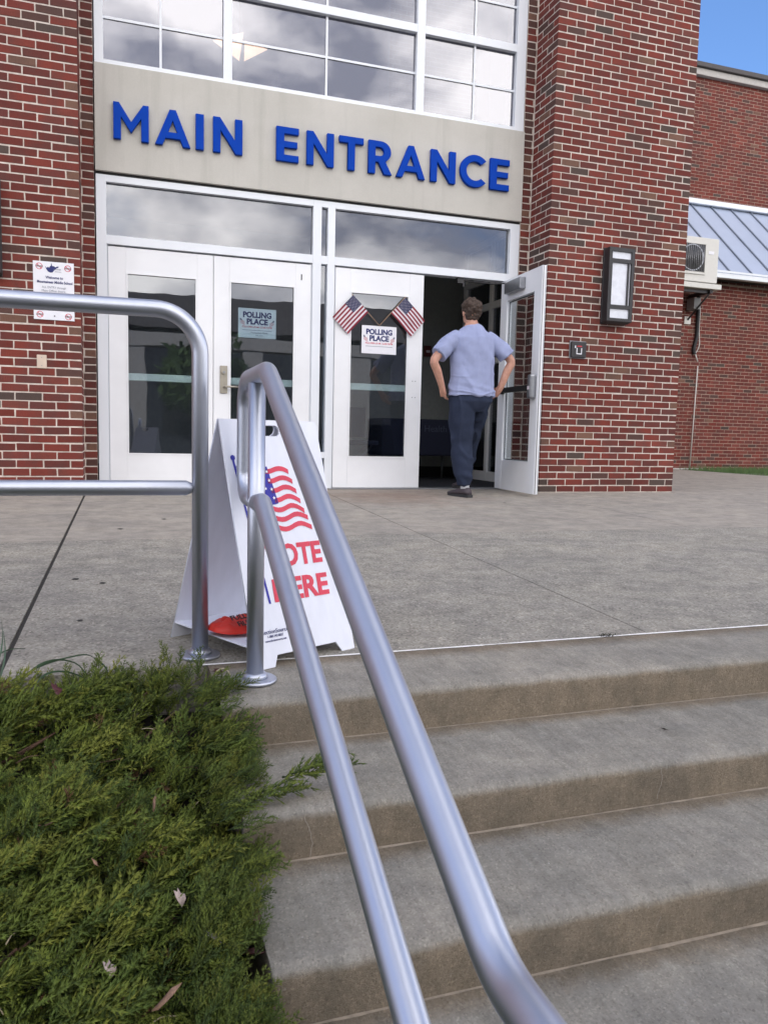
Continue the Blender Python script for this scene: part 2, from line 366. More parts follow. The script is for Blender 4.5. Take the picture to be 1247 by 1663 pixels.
for k in range(n):
    x = .235+k*(6.0/n); x2 = x+6.0/n
    w = .0042+.0008*math.sin(k*1.7)+(-.003 if k % 23 == 9 else 0); y = 2.2865
    b_.faces.new([b_.verts.new(p) for p in ((x, y-w, zl(y)+.0015), (x2, y-w, zl(y)+.0015), (x2, y+w, zl(y)+.0025), (x, y+w, zl(y)+.0025))])
ob('joint_sealant', b_, M_CAULK, landing)

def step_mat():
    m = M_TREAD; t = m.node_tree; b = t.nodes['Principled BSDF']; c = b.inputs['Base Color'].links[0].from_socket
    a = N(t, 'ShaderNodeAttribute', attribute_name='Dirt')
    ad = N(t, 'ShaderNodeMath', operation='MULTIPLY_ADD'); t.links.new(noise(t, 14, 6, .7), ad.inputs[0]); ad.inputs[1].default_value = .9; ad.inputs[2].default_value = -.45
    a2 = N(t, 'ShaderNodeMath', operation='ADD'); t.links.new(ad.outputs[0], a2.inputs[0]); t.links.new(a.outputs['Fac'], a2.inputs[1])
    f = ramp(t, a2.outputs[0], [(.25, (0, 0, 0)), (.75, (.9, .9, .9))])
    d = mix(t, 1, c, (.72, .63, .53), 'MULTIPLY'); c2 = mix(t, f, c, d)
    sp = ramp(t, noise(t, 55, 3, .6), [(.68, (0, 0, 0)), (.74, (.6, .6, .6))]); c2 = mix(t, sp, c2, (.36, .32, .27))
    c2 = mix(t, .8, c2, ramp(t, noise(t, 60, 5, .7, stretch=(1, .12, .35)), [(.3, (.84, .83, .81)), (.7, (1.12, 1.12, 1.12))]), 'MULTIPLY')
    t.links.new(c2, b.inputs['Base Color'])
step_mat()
stairs = root('stairs', (3, 1.2, -.98), None, None); stairs['kind'] = 'structure'
def step(Yn, zt, zb, Yb, ztb, x0=.25, x1=6.5):
    b_ = BM(); nx = 150; rows = []
    for i in range(nx+1):
        x = x0+(x1-x0)*(i/nx)**1.3
        j = .0052*(mnoise.noise((x*9, Yn*7, 0)))+.0018*mnoise.noise((x*40, Yn, 3)); jz = .003*mnoise.noise((x*6, Yn*3, 5))
        pr = [(Yn+.001, zb), (Yn+.002, (zb+zt)/2), (Yn-.001+j, zt-.026), (Yn+.002+j, zt-.013+jz*.4), (Yn+.011+j, zt-.004+jz*.5), (Yn+.030, zt), ((Yn+Yb)/2, (zt+ztb)/2+jz*.3), (Yb-.10, ztb-.001), (Yb-.03, ztb), (Yb, ztb), (Yb, zb-.02)]
        rows.append([b_.verts.new((x, *p)) for p in pr])
    for a, c_ in zip(rows, rows[1:]):
        for k in range(10):
            f_ = b_.faces.new((a[k], c_[k], c_[k+1], a[k+1])); f_.smooth = k in (1, 2, 3, 4)
    b_.faces.new(rows[0]); b_.faces.new(rows[-1][::-1])
    bmesh.ops.recalc_face_normals(b_, faces=b_.faces)
    me = bpy.data.meshes.new('step'); b_.to_mesh(me); b_.free()
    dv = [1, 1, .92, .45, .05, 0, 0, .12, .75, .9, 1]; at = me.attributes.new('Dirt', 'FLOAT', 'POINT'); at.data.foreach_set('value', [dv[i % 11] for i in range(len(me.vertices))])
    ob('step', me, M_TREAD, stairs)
M_SEDI = simple('tan_grit_line', (.27, .225, .175), .95, var=.3, scale=30, bmp=.5)
def grit(y, z):
    b_ = BM(); n = 160; pv = None
    for i in range(n+1):
        x = .252+6.2*i/n; w = .0022+.0022*mnoise.noise((x*5, y*5, 0))+.0014*mnoise.noise((x*40, y, 0)); w = max(.0004, w)
        cur = (b_.verts.new((x, y+.004, z+w*.8)), b_.verts.new((x, y-w*1.8, z+.0012)))
        if pv: b_.faces.new((pv[1], cur[1], cur[0], pv[0]))
        pv = cur
    ob('grit_line', b_, M_SEDI, stairs)
grit(1.959, -.2685); grit(1.599, -.3865); grit(1.266, -.5055)
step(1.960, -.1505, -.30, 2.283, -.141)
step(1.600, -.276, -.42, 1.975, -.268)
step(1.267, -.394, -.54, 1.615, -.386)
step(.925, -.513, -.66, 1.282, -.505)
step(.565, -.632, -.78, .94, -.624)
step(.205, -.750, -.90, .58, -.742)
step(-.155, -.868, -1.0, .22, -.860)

b_ = BM(); pr_ = random.Random(21)
for k in range(170):
    x = .3+5.5*pr_.random()**1.3; q = pr_.choice(((1.60, 1.95, -.274), (1.27, 1.59, -.391), (.93, 1.26, -.509), (1.97, 2.27, -.146), (2.4, 4.4, None)))
    y = q[1]-(q[1]-q[0])*pr_.random()**1.6; z = zl(y) if q[2] is None else q[2]; r_ = pr_.uniform(.0010, .0028)
    m_ = bmesh.ops.create_icosphere(b_, subdivisions=1, radius=r_, matrix=Matrix.Translation((x, y, z+r_*.4)) @ Matrix.Diagonal((pr_.uniform(.7, 1.4), 1, .6, 1)))
ob('loose_grit', b_, simple('pale_grit', (.42, .40, .36), .8, var=.4, scale=90), stairs, kind='stuff')
for x0, y, z0, z1 in ((.385, 1.599, -.283, -.383), (.66, 1.266, -.402, -.50), (1.05, 1.266, -.402, -.46), (1.31, 1.599, -.29, -.37)):
    b_ = BM(); pv = None; x = x0
    for i in range(14):
        z = z0+(z1-z0)*i/13; x += pr_.uniform(-.004, .0045); cur = (b_.verts.new((x-.0007, y-.0002, z)), b_.verts.new((x+.0008, y-.0002, z)))
        if pv: b_.faces.new((pv[0], pv[1], cur[1], cur[0]))
        pv = cur
    ob('hairline_crack', b_, simple('pale_crack_filler', (.34, .30, .25), .9), stairs)
# planting bed beside the stairs
def bedz(y): return max(-.985, -.33-.30*max(0, 2.28-y))
b_ = BM(); nx, ny = 40, 60; gr = []
for i in range(nx+1):
    rowv = []
    for j in range(ny+1):
        x = -4.5+4.748*(i/nx)**.5; y = -.9+3.185*j/ny
        rowv.append(b_.verts.new((x, y, bedz(y)+.03*mnoise.noise((x*5, y*5, 0))+.012*mnoise.noise((x*25, y*25, 2)))))
    gr.append(rowv)
for i in range(nx):
    for j in range(ny): b_.faces.new((gr[i][j], gr[i+1][j], gr[i+1][j+1], gr[i][j+1])).smooth = True
tag(ob('planting_bed', b_, M_SOIL), kind='structure')
b_ = BM(); box(b_, -4.5, 10.35, 2.2905, 12.6, -1.2, -.325)
tag(ob('embankment', b_, M_SOIL), kind='structure')

# ------------------------------------------------------------------ bricks
BL, BH, BD, JT = .1932, .0572, .092, .010
PIT, CRS = .2032, .067733
PAL = [((.180, .038, .027), 6), ((.155, .034, .026), 5), ((.135, .037, .030), 2.2), ((.098, .050, .041), .9), ((.080, .057, .048), .6), ((.18, .095, .066), .25), ((.205, .050, .037), 2)]
PALW = np.array([w for _, w in PAL]); PALW = PALW/PALW.sum()
BR = random.Random(11)
def brick_mesh(L, Dp, ci, jit=.0017, bev=.0024):
    b_ = BM(); box(b_, 0, L, 0, Dp, 0, BH)
    for v in b_.verts: v.co += Vector([BR.uniform(-jit, jit) for _ in range(3)])
    bmesh.ops.bevel(b_, geom=list(b_.edges), offset=bev, segments=1, affect='EDGES')
    me = bpy.data.meshes.new('brick'); b_.to_mesh(me); b_.free()
    c_ = PAL[ci][0]; s = BR.uniform(.85, 1.15); a = me.color_attributes.new('Col', 'FLOAT_COLOR', 'POINT')
    a.data.foreach_set('color', [v for _ in me.vertices for v in (c_[0]*s, c_[1]*s, c_[2]*s, 1)])
    me.materials.append(M_BRICK); return me
BVAR = {}
def variant(L, Dp, pal=None):
    ci = BR.choices(range(len(PAL)), PALW)[0] if pal is None else pal
    k = (round(L, 3), round(Dp, 3), ci, BR.randrange(3))
    if k not in BVAR: BVAR[k] = brick_mesh(L, Dp, ci)
    return BVAR[k]
class BrickSet:
    def __init__(s): s.items = []
    def add(s, x, y, z, L, Dp, rot=False, pal=None):
        s.items.append((x+BR.uniform(-.0008, .0008), y+BR.uniform(-.0012, .0012), z+BR.uniform(-.0014, .0014), L, Dp, rot, pal))
    def build(s, parent, limit=295, stuffname='brickwork'):
        def score(it):
            x, y, z = px_dist((it[0], it[1], it[2]))
            if z < .1 or not (-40 < x < 1290 and -40 < y < 1700): return -1/(abs(z)+1)
            return (1.0 if not it[5] else .35)*min(1, it[3]/BL+.3)/z
        its = sorted(s.items, key=score, reverse=True)
        for it in its[:limit]:
            me = variant(it[3], it[4], it[6]); o = bpy.data.objects.new('brick', me); COL.objects.link(o)
            o.location = it[:3]
            if it[5]: o.rotation_euler = (0, 0, R(90))
            adopt(o, parent)
        rest = its[limit:]
        if rest:
            V, F, Cc, n0 = [], [], [], 0
            for it in rest:
                me = variant(it[3], it[4], it[6]); co = np.empty(len(me.vertices)*3, 'f'); me.vertices.foreach_get('co', co); co = co.reshape(-1, 3)
                if it[5]: co = np.stack([-co[:, 1], co[:, 0], co[:, 2]], 1)
                V.append(co+np.array(it[:3], 'f'))
                cl = np.empty(len(me.vertices)*4, 'f'); me.color_attributes['Col'].data.foreach_get('color', cl); Cc.append(cl)
                for p in me.polygons: F.append([v+n0 for v in p.vertices])
                n0 += len(co)
            me = bpy.data.meshes.new(stuffname); me.from_pydata(np.concatenate(V).tolist(), [], F)
            a = me.color_attributes.new('Col', 'FLOAT_COLOR', 'POINT'); a.data.foreach_set('color', np.concatenate(Cc))
            ob(stuffname, me, M_BRICK, parent, kind='stuff')
CORNER_BROWN = 5
# --- left wall
XL = -.2517; YF = D-.4064; ZT = 9.0
left = root('brick_wall', (-1.5, YF, 0), 'red brick wall left of the glass doors, with the welcome sign on it', 'wall')
bs = BrickSet()
def hdr_pal(): return BR.choices([None, 3, 4, 5, 2], [3, 2, 1, 2.2, 1])[0]
for r_ in range(0, 92):
    z = r_*CRS+.006
    if r_ % 2: bs.add(XL-BD, YF, z, BD, BL, pal=hdr_pal()); x = XL-BD-JT
    else: bs.add(XL-BL, YF, z, BL, BD); x = XL-BL-JT
    while x > -2.6: bs.add(x-BL, YF, z, BL, BD); x -= PIT
    # return face (faces +X): rot=True brick occupies x0-Dp..x0, y0..y0+L
    if r_ % 2: ys = [(YF+BL+JT, BL-.002)]
    else: ys = [(YF+BD+JT, BL), (YF+BD+JT+PIT, BD)]
    for y, L in ys: bs.add(XL, y, z, L, BD, rot=True)
    # narrow strip next to the door frame
    if r_ % 2: bs.add(XL+.012, D, z, .092, .06, pal=hdr_pal())
    else: bs.add(XL+.002, D, z, .102, .06, pal=BR.choice([None, 2, 3]))
bs.build(left)
b_ = BM(); box(b_, -2.7, XL-.003, YF+.003, D+.15, -.3, ZT); box(b_, XL-.003, XL+.105, D+.0033, D+.15, -.3, ZT)
ob('mortar', b_, M_MORTAR, left)
# --- right pillar
XP = 4.0276; PW = 1.6256-JT; XQ = XP+PW
pil = root('brick_pillar', (XP+.8, YF, 0), 'tall red brick pillar right of the open door, carrying a wall lantern', 'pillar')
bs = BrickSet()
for r_ in range(0, 92):
    z = r_*CRS+.006
    x = XP
    if r_ % 2: bs.add(XP, YF, z, BD, BL, pal=hdr_pal()); x = XP+BD+JT
    while x < XQ-.15: bs.add(x, YF, z, BL, BD); x += PIT
    if r_ % 2: bs.add(x, YF, z, XQ-x, BL, pal=hdr_pal())
    if r_ % 2: ys = [(YF+BL+JT, BL-.002)]
    else: ys = [(YF+BD+JT, BL), (YF+BD+JT+PIT, BD)]
    for y, L in ys: bs.add(XP+BD, y, z, L, BD, rot=True)
    if r_ % 2: bs.add(XP-.104, D, z, .090, .06, pal=hdr_pal())
    else: bs.add(XP-.104, D, z, .100, .06, pal=BR.choice([None, 2, 3]))
    # outer flank (faces +X), seen only from further right
    y = YF+(BL+JT if r_ % 2 else BD+JT)
    while y < 9.2: bs.add(XQ, y, z, BL, BD, rot=True); y += PIT
bs.build(pil)
b_ = BM(); box(b_, XP+.003, XQ-.003, YF+.003, D+.2, -.3, ZT); box(b_, XQ-.12, XQ-.003, D+.2005, 9.3, -.3, ZT); box(b_, XP-.108, XP+.003, D+.0033, D+.15, -.3, ZT)
ob('mortar', b_, M_MORTAR, pil)

# --- far wing behind, lower and upper wall
def plain_wall(name, x0, x1, y, z0, z1, label, cx, limit=295, xv0=None, xv1=None, zoff=0):
    rt_ = root(name, (cx, y, z0), label, 'wall')
    s = BrickSet(); r_ = 0; z = z0+.006
    while z < z1-.03:
        x = x0-(BL/2 if r_ % 2 else 0)
        while x < x1: s.add(x, y, z, BL, .05); x += PIT
        z += CRS; r_ += 1
    s.build(rt_, limit)
    bb = BM(); box(bb, x0-.1, x1+.3, y+.004, y+.3, z0-.9, z1); ob('mortar', bb, M_MORTAR2, rt_)
    return rt_
YL, YU = 12.7, 14.36
plain_wall('lower_wing_wall', 8.6, 15.6, YL, -.09, 3.60, 'distant low brick wall under the metal roof, grass at its foot', 12)
plain_wall('upper_wing_wall', 10.2, 16.5, YU, 5.4, 8.17, 'distant high brick wall above the metal roof, against the blue sky', 13)
cp = root('roof_coping', (13, YU, 8.2), 'pale stone fascia with dark brown cap along the top of the distant brick wall', 'coping')
boxo('fascia', (9, 25, YU-.10, YU+.2, 8.175, 8.31), M_FASCIA, cp, .01); boxo('cap', (9, 25, YU-.16, YU+.3, 8.313, 8.41), M_CAP, cp, .01)
rf = root('metal_roof', (12.5, 13.3, 4.6), 'pale blue standing seam metal roof sloping over the distant low wall', 'roof')
ya, za, yb, zb = 12.42, 3.74, 14.34, 5.57
seams = [11.62+.528*k for k in range(-5, 9)]
for xa, xb in zip(seams, seams[1:]):
    b_ = BM(); vs = [b_.verts.new(p) for p in ((xa+.004, ya, za), (xb-.004, ya, za), (xb-.004, yb, zb), (xa+.004, yb, zb), (xa+.004, ya, za-.03), (xb-.004, ya, za-.03), (xb-.004, yb, zb-.03), (xa+.004, yb, zb-.03))]
    for q in ((0, 1, 2, 3), (7, 6, 5, 4), (0, 4, 5, 1), (1, 5, 6, 2), (2, 6, 7, 3), (3, 7, 4, 0)): b_.faces.new([vs[i] for i in q])
    ob('roof_panel', b_, M_ROOF, rf)
for x in seams:
    b_ = BM(); w = .011; h_ = .042
    vs = [b_.verts.new(p) for p in ((x-w, ya, za-.01), (x+w, ya, za-.01), (x+w, ya, za+h_), (x-w, ya, za+h_), (x-w, yb, zb-.01), (x+w, yb, zb-.01), (x+w, yb, zb+h_), (x-w, yb, zb+h_))]
    for q in ((0, 1, 2, 3), (7, 6, 5, 4), (0, 4, 5, 1), (1, 5, 6, 2), (2, 6, 7, 3), (3, 7, 4, 0)): b_.faces.new([vs[i] for i in q])
    ob('seam', b_, M_SEAM, rf)
boxo('ridge_flashing', (8.9, 16.3, 14.24, 14.358, 5.575, 5.68), M_WHITE, rf, .01)
b_ = BM(); box(b_, 8.9, 16.3, 12.30, 12.42, 3.615, 3.705, bev=.008); box(b_, 8.9, 16.3, 12.285, 12.30, 3.712, 3.748)
ob('gutter', b_, M_WHITE, rf); boxo('soffit', (8.9, 16.3, 12.424, 12.69, 3.64, 3.66), M_DARK, rf)
# hidden bulk of the school building so it shades the place
bulk = root('school_building', (0, 14, 0), 'flat roofed brick school building that holds the entrance', 'building')
M_FARB, t, b = base_mat('far_brick', .85, spec=.2)
bt = N(t, 'ShaderNodeTexBrick', Scale=1); bt.inputs['Color1'].default_value = (.24, .10, .08, 1); bt.inputs['Color2'].default_value = (.17, .07, .06, 1); bt.inputs['Mortar'].default_value = (.4, .35, .3, 1)
bt.inputs['Brick Width'].default_value = .2032; bt.inputs['Row Height'].default_value = .0677; bt.inputs['Mortar Size'].default_value = .006
sx = N(t, 'ShaderNodeSeparateXYZ'); cx_ = N(t, 'ShaderNodeCombineXYZ'); t.links.new(pos(t), sx.inputs[0])
ad = N(t, 'ShaderNodeMath', operation='ADD'); t.links.new(sx.outputs[0], ad.inputs[0]); t.links.new(sx.outputs[1], ad.inputs[1])
t.links.new(ad.outputs[0], cx_.inputs[0]); t.links.new(sx.outputs[2], cx_.inputs[1]); t.links.new(cx_.outputs[0], bt.inputs['Vector']); t.links.new(bt.outputs['Color'], b.inputs['Base Color'])
b_ = BM(); box(b_, -25, -2.705, YF+.02, 24, -1, 9.0); box(b_, -2.70, 9.0, 12.9, 24, -1, 9.0); box(b_, 9.004, 25, YU+.31, 24, -1, 8.4); box(b_, -2.70, XP, 12.2, 12.89, -1, 9.0); box(b_, 5.50, 5.62, 9.31, 12.89, -1, 9.0); box(b_, XP, 5.49, 12.2, 12.89, -1, 9.0)
ob('outer_wall', b_, M_FARB, bulk)
boxo('roof', (-2.70, 5.6, 7.0, 12.89, 9.005, 9.3), M_CAP, bulk)
boxo('side_wall', (-2.70, -.5, D+.16, 12.19, 3.4, 9.0), M_ROOM2, bulk)
# ------------------------------------------------------------------ lintel, curtain wall, doors
FX0, FX1 = -.135, 3.915
lin = root('lintel', (1.9, D, 2.72), 'wide pale concrete lintel panel above the doors, carrying the blue lettering', 'lintel')
boxo('panel', (FX0-.003, FX1+.004, D-.022, D+.14, 2.722, 3.597), M_PANEL, lin, .003)
boxo('drip_gap', (FX0, FX1, D+.012, D+.14, 2.700, 2.7215), M_BLACK, lin)

win = root('curtain_wall', (1.9, D, 3.6), 'tall white framed window with thin white muntins, above the lintel', 'window')
YFr = D+.004
def bar(name, x0, x1, z0, z1, par, mat=None, y0=None, dep=.11, bev=.0015):
    y0 = YFr if y0 is None else y0
    return boxo(name, (x0, x1, y0, y0+dep, z0, z1), mat or M_WHITE, par, bev)
ztop = 8.95
vm = [(FX0, -.062), (.937, 1.013), (2.753, 2.835), (3.812, FX1)]
for a, c_ in vm: bar('mullion', a, c_, 3.602, ztop, win)
rowsz = [(3.602, 3.640)]+[(4.352+.80*k, 4.425+.80*k) for k in range(0, 6)]
rowsz = [r_ for r_ in rowsz if r_[1] < ztop]
gaps = [(-.062, .937), (1.013, 2.753), (2.835, 3.812)]
for (a, c_) in gaps:
    for (z0, z1) in rowsz: bar('rail', a, c_, z0, z1, win, y0=YFr+.0015)
    for (l, u) in zip(rowsz, rowsz[1:]):
        pane = boxo('pane', (a-.005, c_+.005, D+.052, D+.058, l[1]-.005, u[0]+.005), M_GLASSU, win)
        mid = {0: .405, 1: 1.880, 2: 3.372}[gaps.index((a, c_))]; zm = l[1]+(u[0]-l[1])*.495
        boxo('muntin', (mid-.010, mid+.010, D+.040, D+.0505, l[1], u[0]), M_WHITE, win, .001)
        b_ = BM(); box(b_, a, mid-.0105, D+.0405, D+.050, zm-.010, zm+.010); box(b_, mid+.0105, c_, D+.0405, D+.050, zm-.010, zm+.010); ob('muntin', b_, M_WHITE, win)
# entrance frame
ent = root('entrance_frame', (1.9, D, 0), 'white metal door frame with transom windows over two pairs of doors', 'door frame')
for a, c_ in ((FX0, -.052), (1.768, 1.848), (1.910, 1.980), (3.812, FX1)): bar('mullion', a, c_, .012, 2.699, ent)
for a, c_ in ((-.052, 1.768), (1.848, 1.910), (1.980, 3.812)):
    bar('rail', a, c_, 2.642, 2.699, ent, y0=YFr+.0015); bar('rail', a, c_, 2.125, 2.200, ent, y0=YFr+.0015)
bar('rail', 1.848, 1.910, .30, .358, ent, y0=YFr+.0015); bar('rail', 1.848, 1.910, .012, .045, ent, y0=YFr+.0015)
for a, c_ in ((-.052, 1.768), (1.848, 1.910), (1.980, 3.812)): boxo('transom_pane', (a-.004, c_+.004, D+.05, D+.056, 2.196, 2.646), M_GLASST, ent)
for z0, z1 in ((.354, 2.129), (.041, .304)): boxo('side_pane', (1.845, 1.913, D+.05, D+.056, z0, z1), M_GLASSD, ent)
# inner stops and threshold
boxo('threshold', (-.05, 3.81, D-.01, D+.14, .0005, .012), M_GREYMET, ent, .002)
for a, c_ in ((-.052, -.044), (1.757, 1.768), (1.980, 1.992), (3.80, 3.812)): boxo('door_stop', (a, c_, D+.03, D+.10, .013, 2.124), M_WHITE, ent)

def make_door(name, x0, x1, label, sl, sr, glass=None, knob=None, group='white glazed entrance doors'):
    """closed leaf, outside face at Y=D+.018"""
    r0 = root(name, ((x0+x1)/2, D+.04, .012), label, 'door', group)
    y0, y1 = D+.018, D+.062; z0, z1 = .016, 2.110; gz0, gz1 = .312, 1.900; gx0, gx1 = x0+sl, x1-sr
    boxo('stile', (x0, gx0-.0005, y0, y1, z0, z1), M_DOORW, r0, .002); boxo('stile', (gx1+.0005, x1, y0, y1, z0, z1), M_DOORW, r0, .002)
    boxo('top_rail', (gx0, gx1, y0+.0008, y1-.0008, gz1, z1-.0005), M_DOORW, r0); boxo('bottom_rail', (gx0, gx1, y0+.0008, y1-.0008, z0+.0005, gz0), M_DOORW, r0)
    b_ = BM(); e = .013
    for c_ in ((gx0, gx0+e, gz0, gz1), (gx1-e, gx1, gz0, gz1), (gx0+e, gx1-e, gz0, gz0+e), (gx0+e, gx1-e, gz1-e, gz1)): box(b_, c_[0], c_[1], y0-.004, y0+.012, c_[2], c_[3])
    ob('glazing_bead', b_, M_DOORW, r0)
    b_ = BM()
    for c_ in ((gx0+e-.004, gx0+e, gz0+e, gz1-e), (gx1-e, gx1-e+.004, gz0+e, gz1-e), (gx0+e, gx1-e, gz0+e-.004, gz0+e), (gx0+e, gx1-e, gz1-e, gz1-e+.004)): box(b_, c_[0], c_[1], y0+.0125, y0+.02, c_[2], c_[3])
    ob('gasket', b_, M_BLACK, r0)
    boxo('pane', (gx0+.004, gx1-.004, y0+.016, y0+.022, gz0+.004, gz1-.004), glass or M_GLASSD, r0)
    return r0, (gx0, gx1, y0, y1)
def exit_bar(r0, gx0, gx1, y1, x0, x1, mat=M_EXIT):
    boxo('exit_bar', (gx0-.02, gx1+.02, y1+.004, y1+.05, .970, 1.034), mat, r0, .004)
    boxo('exit_bar_end', (x0+.02, gx0-.022, y1+.003, y1+.055, .955, 1.05), M_GREYMET, r0, .004)
d1, q1 = make_door('entrance_door', -.042, .853, 'leftmost white glazed door, closed, beside the brick wall with the welcome sign', .148, .142)
exit_bar(d1, q1[0], q1[1], q1[3], -.042, .853)
d2, q2 = make_door('entrance_door', .858, 1.755, 'closed white glazed door with the lever handle and the number 1', .142, .148)
exit_bar(d2, q2[0], q2[1], q2[3], .858, 1.755)
d3, q3 = make_door('entrance_door', 1.994, 2.894, 'closed white glazed door carrying the two crossed flags', .150, .150)
exit_bar(d3, q3[0], q3[1], q3[3], 1.994, 2.894)
b_ = BM()
for x, z in ((.80, 1.09), (.80, .93), (.815, 1.09), (.815, .93)): pass
b_.free()
for z in (1.075, .915):
    for x in (2.80, 2.83): b_ = BM(); tube(b_, [(x, D+.0195, z), (x, D+.016, z)], .005, 8); ob('screw', b_, M_GREYMET, d3)
me = text_mesh('1', .075, WALLX((1.665, D+.0165, 1.985)), off=.02); ob('door_number', me, M_BLACK, d2)
# lever handle
hd = BM(); box(hd, .915, .982, D+.004, D+.0175, .885, 1.135, bev=.003); ob('handle_plate', hd, M_BEIGE, d2)
hd = BM(); tube(hd, arc_path([(.955, D+.003, .945), (.955, D-.045, .945), (1.075, D-.045, .945)], .012), .0095, 12); tube(hd, [(.948, D+.004, 1.075), (.948, D-.012, 1.075)], .018, 18)
ob('lever_handle', hd, M_BEIGE, d2); hd = BM(); tube(hd, [(.948, D-.0125, 1.075), (.948, D-.014, 1.075)], .011, 14); ob('lock_cylinder', hd, M_GREYMET, d2)
# open leaf: built closed then swung about its hinge
d4, q4 = make_door('open_door', 2.902, 3.800, 'white glazed door swung wide open against the brick pillar, with push bar and closer', .150, .150, M_GLASSO)
def swing(r0, piv, ang):
    Mx = Matrix.Translation(piv) @ Matrix.Rotation(ang, 4, 'Z') @ Matrix.Translation(-Vector(piv))
    for ch in r0.children:
        if ch.type == 'MESH': ch.data = ch.data.copy(); ch.data.transform(Mx)
    r0.location = Mx @ Vector(r0.location)
    for ch in r0.children: ch.matrix_parent_inverse = Matrix.Translation(-Vector(r0.location))
# hardware on its inside (closed coordinates: inside is +Y)
g0, g1, yo, yi = q4
b_ = BM(); box(b_, 3.00, 3.62, yi+.006, yi+.05, .985, 1.035, bev=.004); ob('push_bar', b_, M_BLACK, d4)
b_ = BM(); box(b_, 2.925, 3.00, yi+.004, yi+.066, .905, 1.13, bev=.018); ob('latch_case', b_, M_GREYMET, d4)
b_ = BM(); box(b_, 2.945, 2.975, yi+.0665, yi+.071, .99, 1.02); ob('latch_button', b_, M_FWHITE, d4)
b_ = BM(); box(b_, 3.62, 3.68, yi+.004, yi+.048, .975, 1.045, bev=.004); ob('bar_end_cap', b_, M_BLACK, d4)
b_ = BM(); box(b_, 3.24, 3.60, yi+.002, yi+.062, 1.955, 2.065, bev=.006); ob('door_closer', b_, M_GREYMET, d4)
b_ = BM(); box(b_, 2.9005, 2.9015, yo+.006, yo+.010, .02, 2.105); box(b_, 2.8985, 2.9005, yo+.026, yo+.036, .02, 2.105); ob('edge_weatherstrip', b_, M_GREYMET, d4)
swing(d4, (3.797, D+.004, 0), R(87))
# closer arm from the frame head to the closer
b_ = BM(); tube(b_, [(3.30, D+.05, 2.10), (3.62, D+.0, 2.085), (3.745, D-.30, 2.055)], .008, 8); box(b_, 3.26, 3.33, D+.03, D+.08, 2.07, 2.124); box(b_, 3.315, 3.33, D+.02, D+.03, 2.035, 2.07)
ob('closer_arm', b_, M_DARK, ent)

# MAIN ENTRANCE lettering
def circ(cx, cy, rx, ry, a0, a1, n=14): return [(cx+rx*math.cos(R(a0+(a1-a0)*k/n)), cy+ry*math.sin(R(a0+(a1-a0)*k/n))) for k in range(n+1)]
sw = .215
def gM(): return [[(0, 0), (sw, 0), (sw, .62), (.5, .20), (.80-.015, .62), (.785, 0), (1.0, 0), (1.0, 1), (.84, 1), (.5, .50), (.16, 1), (0, 1)]], 1.0
def gA(): return [[(0, 0), (.215, 0), (.30, .20), (.72, .20), (.805, 0), (1.02, 0), (.60, 1), (.42, 1)], [(.375, .37), (.51, .70), (.645, .37)]], 1.02
def gI(): return [[(0, 0), (sw, 0), (sw, 1), (0, 1)]], sw
def gN(): return [[(0, 0), (sw, 0), (sw, .64), (.66, 0), (.86, 0), (.86, 1), (.86-sw, 1), (.86-sw, .37), (.20, 1), (0, 1)]], .86
def gE(): return [[(0, 0), (.62, 0), (.62, .19), (sw, .19), (sw, .41), (.58, .41), (.58, .59), (sw, .59), (sw, .81), (.62, .81), (.62, 1), (0, 1)]], .62
def gT(): return [[(.265, 0), (.48, 0), (.48, .81), (.745, .81), (.745, 1), (0, 1), (0, .81), (.265, .81)]], .745
def gR():
    return [[(0, 0), (sw, 0), (sw, .36), (.31, .36), (.50, 0), (.745, 0), (.53, .40)]+circ(.38, .68, .33, .32, -62, 90, 12)+[(0, 1)],
            [(sw, .545), (sw, .815)]+circ(.355, .68, .135, .135, 90, -90, 8)], .745
def gC():
    o = circ(.52, .5, .52, .515, 42, 318, 26); i = circ(.52, .5, .305, .305, 318, 42, 22)
    i = circ(.52, .5, .305, .305, -46, -314, 22)
    return [o+i], .90
GL = {'M': gM, 'A': gA, 'I': gI, 'N': gN, 'E': gE, 'T': gT, 'R': gR, 'C': gC}
let = root('main_entrance_lettering', (1.9, D-.05, 3.0), 'large raised blue letters reading MAIN ENTRANCE on the pale panel', 'sign')
LH = .297
spans = [('M', 0.012, 0.300), ('A', 0.351, 0.647), ('I', 0.693, 0.762), ('N', 0.842, 1.098), ('E', 1.403, 1.608), ('N', 1.683, 1.938), ('T', 1.99, 2.224), ('R', 2.274, 2.507), ('A', 2.552, 2.845), ('N', 2.903, 3.163), ('C', 3.212, 3.486), ('E', 3.536, 3.745)]
for ch, x0, x1 in spans:
    polys, w = GL[ch](); s = (x1-x0)/w
    P_ = [[(x*s, y*LH) for x, y in p] for p in polys]
    me = glyph_mesh(P_, WALLX((x0, D-.040, 2.989)), .018, .002)
    o = ob('letter', me, M_BLUE, let); tag(o, label='raised blue letter '+ch)

# ------------------------------------------------------------------ interior
vest = root('vestibule', (2, 9, 0), 'dark grey vestibule seen through the doors', 'room')
boxo('floor', (-.5, 5.0, D+.145, 9.9, -.05, .004), M_FLOORD, vest)
boxo('back_wall', (-.5, 5.48, 9.85, 9.95, .004, 2.95), M_ROOM, vest); boxo('ceiling', (-.5, 5.0, D+.145, 9.9, 2.955, 3.0), M_ROOM2, vest)
boxo('side_wall', (-.62, -.505, D+.16, 9.84, .004, 2.95), M_ROOM, vest); boxo('skirting', (-.5, 4.9, 9.82, 9.849, .004, .13), M_BLACK, vest)
